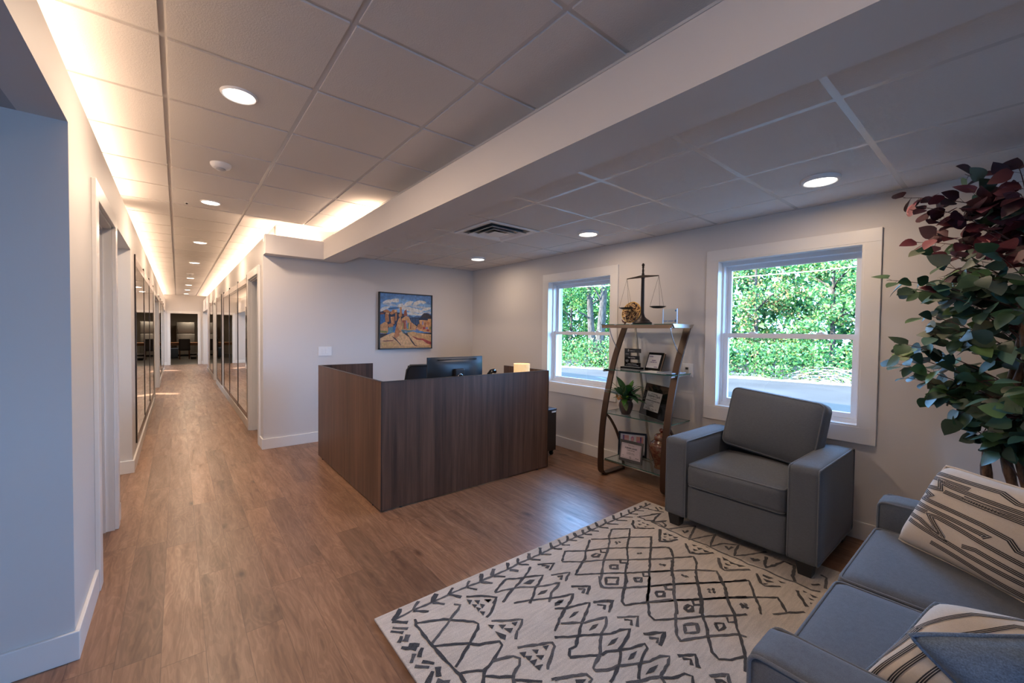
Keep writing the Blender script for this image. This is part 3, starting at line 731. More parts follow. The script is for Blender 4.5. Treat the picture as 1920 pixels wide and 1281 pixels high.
# ---- lamp
lamp = empty('table_lamp', (2.83, 3.31, .752), label='small table lamp with a glowing linen drum shade on the reception desk', cat='lamp')
M_shade = mat('linen_shade', (.75, .55, .32), .9); k = NT(M_shade); nn = k.noise(k.world((90, 90, 25)), 1.5, 4)
k.l(k.ramp(nn, [(.3, (.62, .36, .14)), (.7, (1.0, .72, .38))]), k.b.inputs['Emission Color']); k.b.inputs['Emission Strength'].default_value = .85
bm = new_bm(); lathe(bm, [(.084, .19), (.086, .345), (.084, .345), (.082, .19)], (2.83, 3.31, .752), 32); mk('lamp_shade', bm, M_shade, lamp, auto=40)
bm = new_bm(); lathe(bm, [(0, 0), (.055, 0), (.055, .012), (.012, .02), (.010, .22), (0, .22)], (2.83, 3.31, .752), 24); mk('base', bm, M_nickel, lamp, auto=40)
bm = new_bm(); lathe(bm, [(0, .22), (.022, .23), (.030, .26), (.02, .29), (0, .30)], (2.83, 3.31, .752), 16); mk('bulb', bm, mat('bulb', (1, 1, 1), .5, emit=(1, .8, .55), es=14), lamp, smooth=True)
# ---- phone
ph = empty('desk_phone', (2.66, 3.62, .752), label='black desk phone just peeking over the reception desk panel', cat='phone')
bm = new_bm(); M = Matrix.Translation((2.68, 3.66, .80)) @ Matrix.Rotation(.9, 4, 'X'); box(bm, -.10, .10, -.11, .11, -.02, .02, .01, M=M); mk('body', bm, M_black, ph)
bm = new_bm(); tube(bm, [(2.60, 3.62, .90), (2.63, 3.63, .962), (2.67, 3.64, .995), (2.71, 3.645, 1.0), (2.735, 3.65, .985)], [.020, .021, .024, .027, .02], 10); tube(bm, [(2.66, 3.68, .80), (2.66, 3.66, .98)], .016, 8); mk('handset', bm, M_blackgloss, ph, smooth=True)

# ---- painting
pt = empty('landscape_painting', (2.575, YB, 1.565), label='square black-framed painting of orange desert rocks under a blue sky', cat='painting')
px0, px1, pz0, pz1 = 2.166, 2.984, 1.166, 1.966
bm = new_bm()
for a in ((px0, px0+.014, pz0, pz1), (px1-.014, px1, pz0, pz1)): box(bm, a[0], a[1], YB-.045, YB, a[2], a[3])
for a in ((px0, px1, pz0, pz0+.014), (px0, px1, pz1-.014, pz1)): box(bm, a[0], a[1], YB-.045, YB, a[2], a[3])
mk('frame', bm, mat('black_frame', (.010, .010, .010), .35), pt)
pal = {'sky': (.10, .24, .50), 'sky2': (.20, .38, .62), 'cloud': (.62, .62, .58), 'cloud2': (.42, .48, .55), 'navy': (.012, .02, .05), 'blue': (.04, .13, .30), 'mount': (.06, .12, .25),
       'or': (.42, .17, .06), 'or2': (.55, .28, .11), 'rust': (.25, .07, .03), 'sand': (.62, .38, .18), 'sand2': (.52, .30, .12), 'yel': (.52, .36, .10), 'teal': (.10, .22, .25), 'red': (.30, .04, .03), 'dk': (.03, .02, .02), 'lav': (.22, .22, .40), 'olive': (.20, .20, .05)}
pm = []; pidx = {}
for a, c in pal.items():
    mm = mat('paint_'+a, c, .55); k = NT(mm); nn = k.noise(k.world((38, 38, 30)), 1.0, 4)
    k.l(k.ramp(nn, [(.32, tuple(q*.75 for q in c)), (.5, c), (.68, tuple(min(1, q*1.25+.005) for q in c))]), k.b.inputs['Base Color']); pidx[a] = len(pm); pm.append(mm)
bm = new_bm(); cx0, cx1, cz0, cz1 = px0+.014, px1-.014, pz0+.014, pz1-.014
layer = [0]
def poly(c, pts):
    layer[0] += 1; y = YB-.030-.00006*layer[0]
    vs_ = [bm.verts.new((cx0+(u/850)*(cx1-cx0), y, cz1-(v/900)*(cz1-cz0))) for u, v in pts]
    f = bm.faces.new(vs_); f.material_index = pidx[c]
def blob(c, u, v, ru, rv, n=12, seed=0, ang=0):
    r = random.Random(seed+int(u*7+v)); pts = []
    for i in range(n):
        a = 2*PI*i/n; q = r.uniform(.72, 1.15); x_, y_ = ru*q*math.cos(a), rv*q*math.sin(a)
        pts.append((min(850, max(0, u+x_*math.cos(ang)-y_*math.sin(ang))), min(900, max(0, v+x_*math.sin(ang)+y_*math.cos(ang)))))
    poly(c, pts)
poly('sky', [(0, 0), (850, 0), (850, 900), (0, 900)])
poly('sky2', [(0, 170), (250, 60), (850, 150), (850, 420), (0, 420)])
for u, v, ru, rv, a, c in ((120, 140, 75, 45, -.4, 'cloud'), (240, 110, 80, 35, -.2, 'cloud'), (160, 180, 110, 22, .1, 'cloud2'), (80, 240, 90, 25, -.3, 'cloud'), (330, 200, 70, 40, -.3, 'cloud'), (460, 150, 90, 40, -.5, 'cloud'), (400, 230, 130, 35, 0, 'cloud'), (600, 130, 90, 35, -.3, 'cloud'), (690, 110, 70, 28, .2, 'cloud'),
                            (640, 200, 150, 26, .1, 'cloud2'), (560, 260, 160, 40, .15, 'cloud'), (760, 230, 90, 24, -.3, 'cloud'), (780, 300, 90, 30, -.2, 'cloud2'), (530, 320, 120, 26, .1, 'cloud'), (60, 300, 80, 40, 0, 'cloud'), (700, 320, 100, 22, -.2, 'cloud'), (220, 240, 100, 16, -.15, 'blue')): blob(c, u, v, ru, rv, 14, 3, a)
poly('mount', [(430, 360), (480, 345), (540, 375), (600, 345), (660, 360), (720, 300), (780, 290), (850, 320), (850, 430), (430, 430)])
poly('dk', [(690, 340), (730, 300), (800, 310), (850, 345), (850, 400), (640, 400)])
poly('navy', [(480, 390), (640, 380), (850, 385), (850, 560), (480, 560)])
for u in (500, 530, 560, 590, 615): poly('mount', [(u, 400), (u+12, 395), (u+9, 500), (u-3, 510)])
poly('navy', [(0, 310), (60, 290), (330, 310), (400, 340), (400, 520), (0, 600)])
poly('blue', [(0, 350), (70, 340), (85, 480), (0, 530)])
poly('rust', [(0, 320), (60, 318), (60, 345), (0, 350)])
poly('or', [(50, 285), (110, 262), (160, 300), (150, 320), (60, 310)])
poly('or', [(150, 330), (200, 262), (265, 262), (270, 300), (180, 350)]); poly('sand', [(225, 270), (262, 265), (262, 300), (230, 300)])
poly('or', [(80, 330), (130, 320), (145, 460), (85, 480)]); poly('sand', [(95, 315), (140, 322), (140, 345), (95, 340)])
poly('or2', [(165, 385), (225, 375), (228, 480), (180, 520)]); poly('or', [(195, 380), (228, 378), (228, 500), (205, 500)])
poly('or', [(240, 320), (268, 315), (262, 440), (240, 450)])
poly('or', [(315, 215), (340, 210), (352, 370), (300, 385), (290, 340), (316, 320)]); poly('sand2', [(316, 215), (326, 214), (328, 360), (308, 365)])
poly('rust', [(385, 280), (420, 245), (432, 330), (440, 360), (375, 360)])
poly('or2', [(300, 400), (330, 375), (342, 500), (348, 600), (280, 600), (268, 480)])
poly('or2', [(345, 410), (400, 365), (460, 370), (500, 460), (600, 535), (560, 600), (345, 600)])
poly('rust', [(350, 440), (410, 430), (430, 560), (370, 570)]); poly('lav', [(412, 430), (430, 440), (440, 560), (425, 560)])
for u, c in ((362, 'olive'), (385, 'red'), (402, 'or'), (450, 'olive'), (470, 'yel'), (490, 'rust'), (440, 'teal')): poly(c, [(u, 470), (u+14, 475), (u+12, 580), (u-6, 580)])
poly('or2', [(635, 425), (700, 420), (850, 430), (850, 640), (620, 600), (600, 545), (650, 500)])
poly('sand', [(635, 425), (700, 418), (690, 436), (640, 440)]); poly('sand2', [(790, 400), (850, 395), (850, 445), (790, 440)])
for u, v, ru, rv, c in ((700, 480, 12, 40, 'lav'), (740, 500, 12, 50, 'rust'), (790, 470, 30, 40, 'or'), (720, 560, 30, 30, 'red'), (770, 560, 30, 24, 'lav'), (790, 600, 35, 20, 'red'), (740, 610, 34, 20, 'or2'), (650, 540, 40, 50, 'or'), (560, 575, 60, 30, 'or2'), (600, 590, 30, 14, 'lav'), (830, 560, 20, 40, 'olive')): blob(c, u, v, ru, rv, 9, 11)
poly('or2', [(0, 520), (70, 470), (115, 480), (130, 600), (120, 660), (0, 650)]); poly('olive', [(0, 610), (120, 620), (110, 650), (0, 645)])
poly('or', [(120, 510), (200, 480), (215, 540), (140, 560)]); poly('teal', [(130, 560), (225, 540), (220, 640), (140, 650)]); poly('blue', [(205, 540), (245, 500), (235, 600), (200, 640)])
poly('teal', [(340, 590), (450, 600), (540, 600), (430, 660), (350, 640)]); poly('lav', [(390, 610), (430, 620), (415, 650)])
poly('dk', [(0, 660), (850, 640), (850, 680), (0, 740)])
poly('blue', [(90, 650), (190, 645), (130, 680)])
poly('sand', [(0, 740), (90, 690), (200, 640), (300, 660), (480, 660), (560, 640), (850, 670), (850, 900), (0, 900)])
poly('or', [(215, 720), (250, 560), (270, 500), (320, 560), (345, 620), (300, 700), (240, 740)]); poly('sand2', [(275, 500), (320, 545), (335, 620), (300, 600)])
poly('sand2', [(430, 640), (540, 620), (700, 680), (850, 690), (850, 860), (740, 780), (560, 740)])
poly('red', [(500, 690), (620, 740), (700, 740), (850, 800), (850, 850), (780, 830), (700, 770), (600, 760)]); poly('rust', [(540, 700), (640, 745), (600, 750)])
poly('dk', [(340, 590), (400, 650), (440, 660), (480, 720), (530, 790), (570, 850), (630, 880), (560, 862), (500, 790), (465, 715), (410, 680)])
poly('sand', [(300, 650), (345, 620), (400, 690), (390, 730), (320, 720)])
poly('dk', [(180, 700), (240, 730), (290, 790), (340, 850), (330, 855), (270, 790), (225, 745)])
poly('sand2', [(0, 800), (240, 780), (330, 860), (500, 880), (850, 850), (850, 900), (0, 900)])
poly('rust', [(40, 775), (200, 765), (220, 780), (60, 790)])
poly('dk', [(20, 782), (60, 778), (180, 776), (230, 782), (180, 781), (60, 785)])
for u in (50, 90, 140, 180, 400, 500): poly('yel', [(u, 800), (u+9, 800), (u+7, 880), (u+2, 880)])

mk('canvas', bm, pm, pt)
boxo('backing_board', cx0-.002, cx1+.002, YB-.029, YB-.004, cz0-.002, cz1+.002, M_black, pt)

# ---- upholstery helpers
def loopz(cx, cy, z, hx, hy, r, bow=0, Mx=None):
    P = [Vector((cx+a, cy+b, z+bow*(1-(a/hx)**2)*(1-(b/hy)**2))) for a, b in rrect(hx, hy, r, 5)]
    return [Mx @ p for p in P] if Mx is not None else P
def up_part(name, parent, half, r, c, puff=0, pipes=(), cuts=10, M=None, front=0):
    """upholstered part: fabric block with piping as a sub-part"""
    bm = new_bm(); MM = Matrix.Translation(c) @ (M or Matrix.Identity(4)); soft(bm, half, r, puff, cuts, MM, front=front)
    o = mk(name, bm, M_fab, parent, smooth=True)
    if pipes:
        bm = new_bm()
        for ptsl, closed in pipes: tube(bm, [MM @ Vector(p) for p in ptsl], .0056, 6, closed=closed)
        mk('piping', bm, M_pipe, o, smooth=True)
    return o
def edge_loop_z(h, r, z, off=.0):
    return [(a, b, z) for a, b in rrect(h[0]-r*.27, h[1]-r*.27, r*.75, 5)]
def edge_loop_x(h, r, x):
    s = -1 if x < 0 else 1
    return [(s*(h[0]-r*.27), a, b) for a, b in rrect(h[1]-r*.27, h[2]-r*.27, r*.75, 5)]
def edge_loop_y(h, r, y):
    s = -1 if y < 0 else 1
    return [(a, s*(h[1]-r*.27), b) for a, b in rrect(h[0]-r*.27, h[2]-r*.27, r*.75, 5)]
def cushion_pipes(h, r):
    return ((edge_loop_z(h, r, h[2]-r*.27), True), (edge_loop_z(h, r, -h[2]+r*.27), True))
# ---- armchair (faces -x)
ac = empty('armchair', (3.25, 1.17, 0), label='grey upholstered armchair with piped edges under the near window', cat='armchair')
ax0, ax1, ay0, ay1 = 2.845, 3.655, .69, 1.652
aw = .165; ah = .66; zb = .085
for y0, y1 in ((ay0, ay0+aw), (ay1-aw, ay1)):
    h = ((ax1-ax0)/2, aw/2, (ah-zb)/2)
    up_part('arm', ac, h, .028, ((ax0+ax1)/2, (y0+y1)/2, (ah+zb)/2), .006, ((edge_loop_y(h, .028, 1), True), (edge_loop_y(h, .028, -1), True)))
h = (.38, (ay1-ay0)/2-aw-.002, .125); up_part('seat_base', ac, h, .015, (3.24, (ay0+ay1)/2, zb+.125), 0)
h = (.075, (ay1-ay0)/2-aw-.01, .36); up_part('back_frame', ac, h, .04, (3.575, (ay0+ay1)/2, .47), 0, ((edge_loop_x(h, .04, -1), True),), M=Matrix.Rotation(.06, 4, 'Y'))
h = (.33, .312, .082); up_part('seat_cushion', ac, h, .038, (3.165, 1.172, .418), .028, cushion_pipes(h, .038), 12, front=.02)
h = (.085, .312, .235)
Mb = Matrix.Rotation(.22, 4, 'Y') @ Matrix.Rotation(.10, 4, 'X') @ Matrix.Rotation(-.04, 4, 'Z')
hb = (.235, .318, .088)
Mt = Mb @ Matrix.Rotation(-PI/2, 4, 'Y')
up_part('back_cushion', ac, hb, .05, (3.455, 1.135, .755), .048, cushion_pipes(hb, .05), 12, M=Mt)
for x in (ax0+.055, ax1-.06):
    for y in (ay0+.07, ay1-.07):
        bm = new_bm(); tube(bm, [(x, y, zb+.004), (x, y, 0)], [.062, .045], 4); bmesh.ops.rotate(bm, verts=bm.verts, cent=(x, y, 0), matrix=Matrix.Rotation(PI/4, 3, 'Z')); mk('foot', bm, M_black, ac)
# ---- sofa (faces +y)
sf = empty('sofa', (2.05, 0, 0), label='blue-grey two-seat sofa with patterned pillows in the near right corner', cat='sofa')
sx0, sx1, sy0, sy1 = 1.165, 2.945, -.44, .435; aw = .18; ah = .60
for x0, x1 in ((sx0, sx0+aw), (sx1-aw, sx1)):
    h = (aw/2, (sy1-sy0)/2, (ah-.09)/2)
    up_part('arm', sf, h, .034, ((x0+x1)/2, 0, (ah+.09)/2), .004, ((edge_loop_x(h, .034, 1), True), (edge_loop_x(h, .034, -1), True)))
h = ((sx1-sx0)/2-aw-.002, .41, .11); up_part('seat_base', sf, h, .015, (2.055, 0, .20), 0)
h = ((sx1-sx0)/2-aw-.002, .09, .33); up_part('back_frame', sf, h, .05, (2.055, -.345, .50), 0)
for i, (a, b) in enumerate(((1.352, 2.040), (2.048, 2.760))):
    h = ((b-a)/2, .335, .085); up_part('seat_cushion', sf, h, .04, ((a+b)/2, .105, .385), .022, cushion_pipes(h, .04), 12)
for a, b in ((1.352, 2.05), (2.055, 2.760)):
    h = ((b-a)/2, .235, .075); up_part('back_cushion', sf, h, .045, ((a+b)/2, -.235, .68), .03, cushion_pipes(h, .045), 10, M=Matrix.Rotation(PI/2-.15, 4, 'X'))
for x in (sx0+.06, sx1-.06):
    for y in (sy0+.06, sy1-.06):
        bm = new_bm(); tube(bm, [(x, y, .10), (x, y, 0)], [.06, .045], 4); mk('foot', bm, M_black, sf)
# ---- pillows
def pillow_surface(o, U, V, th, side=1):
    o, U, V = Vector(o), Vector(U), Vector(V); n = U.cross(V).normalized()
    def f(u, v, off=0):
        x = u*(1-.05*(1-v*v)-.035*abs(v)**6); y = v*(1-.05*(1-u*u)-.035*abs(u)**6)
        t = th*(max(0, (1-u**4))*max(0, (1-v**4)))**.5*side
        t += .006*math.sin(7*u+3*v)*(1-u*u)*(1-v*v)
        return o+U*x+V*y+n*(t+off)
    return f
def pillow(name, label, o, U, V, th, mts, pattern=None, cord=None):
    N = 26; bm = new_bm(); fr = pillow_surface(o, U, V, th, 1); bk = pillow_surface(o, U, V, th, -1)
    G = {}
    for i in range(N+1):
        for j in range(N+1):
            u, v = i/N*2-1, j/N*2-1
            G[i, j, 0] = bm.verts.new(fr(u, v)); edge = i in (0, N) or j in (0, N)
            G[i, j, 1] = G[i, j, 0] if edge else bm.verts.new(bk(u, v))
    for i in range(N):
        for j in range(N):
            bm.faces.new((G[i, j, 0], G[i+1, j, 0], G[i+1, j+1, 0], G[i, j+1, 0]))
            q = [G[i, j, 1], G[i, j+1, 1], G[i+1, j+1, 1], G[i+1, j, 1]]
            if len(set(q)) == 4 and not all(a in (G[i, j, 0], G[i+1, j, 0], G[i+1, j+1, 0], G[i, j+1, 0]) for a in q): f = bm.faces.new(q); f.material_index = 3 if len(mts) > 3 else 0
    root = None
    if pattern:
        for qi, (w, mi, pts) in enumerate(pattern):
            lift = .0010+.00025*(0 if mi == 2 else 1+qi % 2); P = []
            for (a, b), (c, d) in zip(pts, pts[1:]):
                L = math.hypot(c-a, d-b); kx = max(1, int(L/.04))
                for i in range(kx): P.append((a+(c-a)*i/kx, b+(d-b)*i/kx))
            P.append(pts[-1]); Ls, Rs = [], []
            for i, p in enumerate(P):
                a = P[max(0, i-1)]; b = P[min(len(P)-1, i+1)]; dx, dy = b[0]-a[0], b[1]-a[1]; l = math.hypot(dx, dy) or 1
                cl = lambda t: max(-.985, min(.985, t))
                Ls.append(bm.verts.new(fr(cl(p[0]-dy/l*w), cl(p[1]+dx/l*w), lift))); Rs.append(bm.verts.new(fr(cl(p[0]+dy/l*w), cl(p[1]-dx/l*w), lift)))
            for i in range(len(P)-1):
                f = bm.faces.new((Rs[i], Rs[i+1], Ls[i+1], Ls[i])); f.material_index = mi

    me_o = mk(name, bm, mts, None, smooth=True, label=label, cat='pillow', group=None)
    bm = new_bm(); E = [fr(t/N*2-1, -1) for t in range(N)]+[fr(1, t/N*2-1) for t in range(N)]+[fr(1-t/N*2, 1) for t in range(N)]+[fr(-1, 1-t/N*2) for t in range(N)]
    tube(bm, E, .0055, 6, closed=True); mk('piping', bm, cord, me_o, smooth=True)
    return me_o
def key(pts, wide=.030):
    """a triple dark line with greyish outline following pts"""
    out = [(wide*1.30, 2, pts)]
    def offs(d):
        P = []
        for i, p in enumerate(pts):
            a = pts[max(0, i-1)]; b = pts[min(len(pts)-1, i+1)]
            d1 = (p[0]-a[0], p[1]-a[1]); d2 = (b[0]-p[0], b[1]-p[1])
            if i == 0: d1 = d2
            if i == len(pts)-1: d2 = d1
            n1 = (-d1[1]/math.hypot(*d1), d1[0]/math.hypot(*d1)); n2 = (-d2[1]/math.hypot(*d2), d2[0]/math.hypot(*d2))
            nx, ny = n1[0]+n2[0], n1[1]+n2[1]; l = math.hypot(nx, ny); nx, ny = nx/l, ny/l; c = max(.35, nx*n1[0]+ny*n1[1])
            P.append((p[0]+nx*d/c, p[1]+ny*d/c))
        return P
    for d in (-wide*.8, 0, wide*.8): out.append((wide*.28, 1, offs(d)))
    for d in (-wide*1.15, -wide*.4, wide*.4, wide*1.15): out.append((wide*.10, 0, offs(d)))
    return out
def keyflat(pts, w=.030): return key(pts, w)
pat = []
for P in ([(-1, .78), (.1, .80), (.35, .68), (1, .66)], [(-1, .66), (-.25, .66)],
          [(-1, .42), (-.62, .46), (-.72, .62), (-.50, .58), (1, .50)], [(-.55, .44), (1, .33)], [(-.25, .46), (.0, .44), (1, .36+.06)],
          [(-1, .20), (-.90, .33), (-.70, .27), (-.82, .15), (.2, .06), (.55, -.02), (.68, -.16), (1, -.18)],
          [(-1, .02), (.10, -.10), (.32, -.12), (.28, -.17)], [(-1, -.12), (-.58, -.12)],
          [(-1, -.28), (-.62, -.32), (-.16, -.52), (-.52, -.16), (-.40, -.14), (1, -.40)],
          [(-.85, -.42), (.2, -.62), (1, -.70)], [(.10, -.50), (.30, -.46), (1, -.58)], [(-.3, -.70), (.5, -.84), (1, -.9)]):
    pat += key(P, .038)
o1 = Vector((2.655, .255, .695))
BL = Vector((2.625, .335, .478)); U1 = Vector((-.60, -.80, .01)).normalized()*.255; V1 = Vector((.045, -.145, .385))*.5
pillow('striped_pillow', 'cream pillow with black zigzag stripes leaning by the far sofa arm', BL+U1+V1, U1, V1, .085, [M_cream, M_black_cloth, M_grey_cloth], pat, M_cream)
pat2 = []
for P in ([(-.9, -1), (-.75, -.2), (-.2, .62), (1, .70)], [(-.72, -1), (-.55, -.1), (.0, .45), (.75, .50), (.80, .1)], [(-.95, .1), (-.55, .7), (-.15, .86)], [(-.1, .82), (.5, .86), (1, .84)], [(-.50, -1), (-.35, -.2), (.1 if i % 3 else 2, .42), (.55, .30)], [(-.98, -.6), (-.85, .2)]):
    pat2 += key(P, .032)
TL2 = Vector((1.70, .135, .665)); U2 = Vector((.08, -1, .16)).normalized()*.23; V2 = Vector((.23, -.13, .20))*.5
pillow('patterned_pillow', 'cream pillow with dark wavy lines behind the blue denim pillow', TL2-V2+U2, U2, V2, .085, [M_cream, M_black_cloth, M_grey_cloth, M_denim], pat2, M_denim)
TL3 = Vector((1.455, .166, .668)); U3 = Vector((.42, -.80, .27)).normalized()*.23; V3 = Vector((-.04, .20, .20))*.62
pillow('denim_pillow', 'plain blue denim pillow with piping, nearest on the sofa', TL3-V3+U3, U3, V3, .075, [M_denim], None, M_denim)

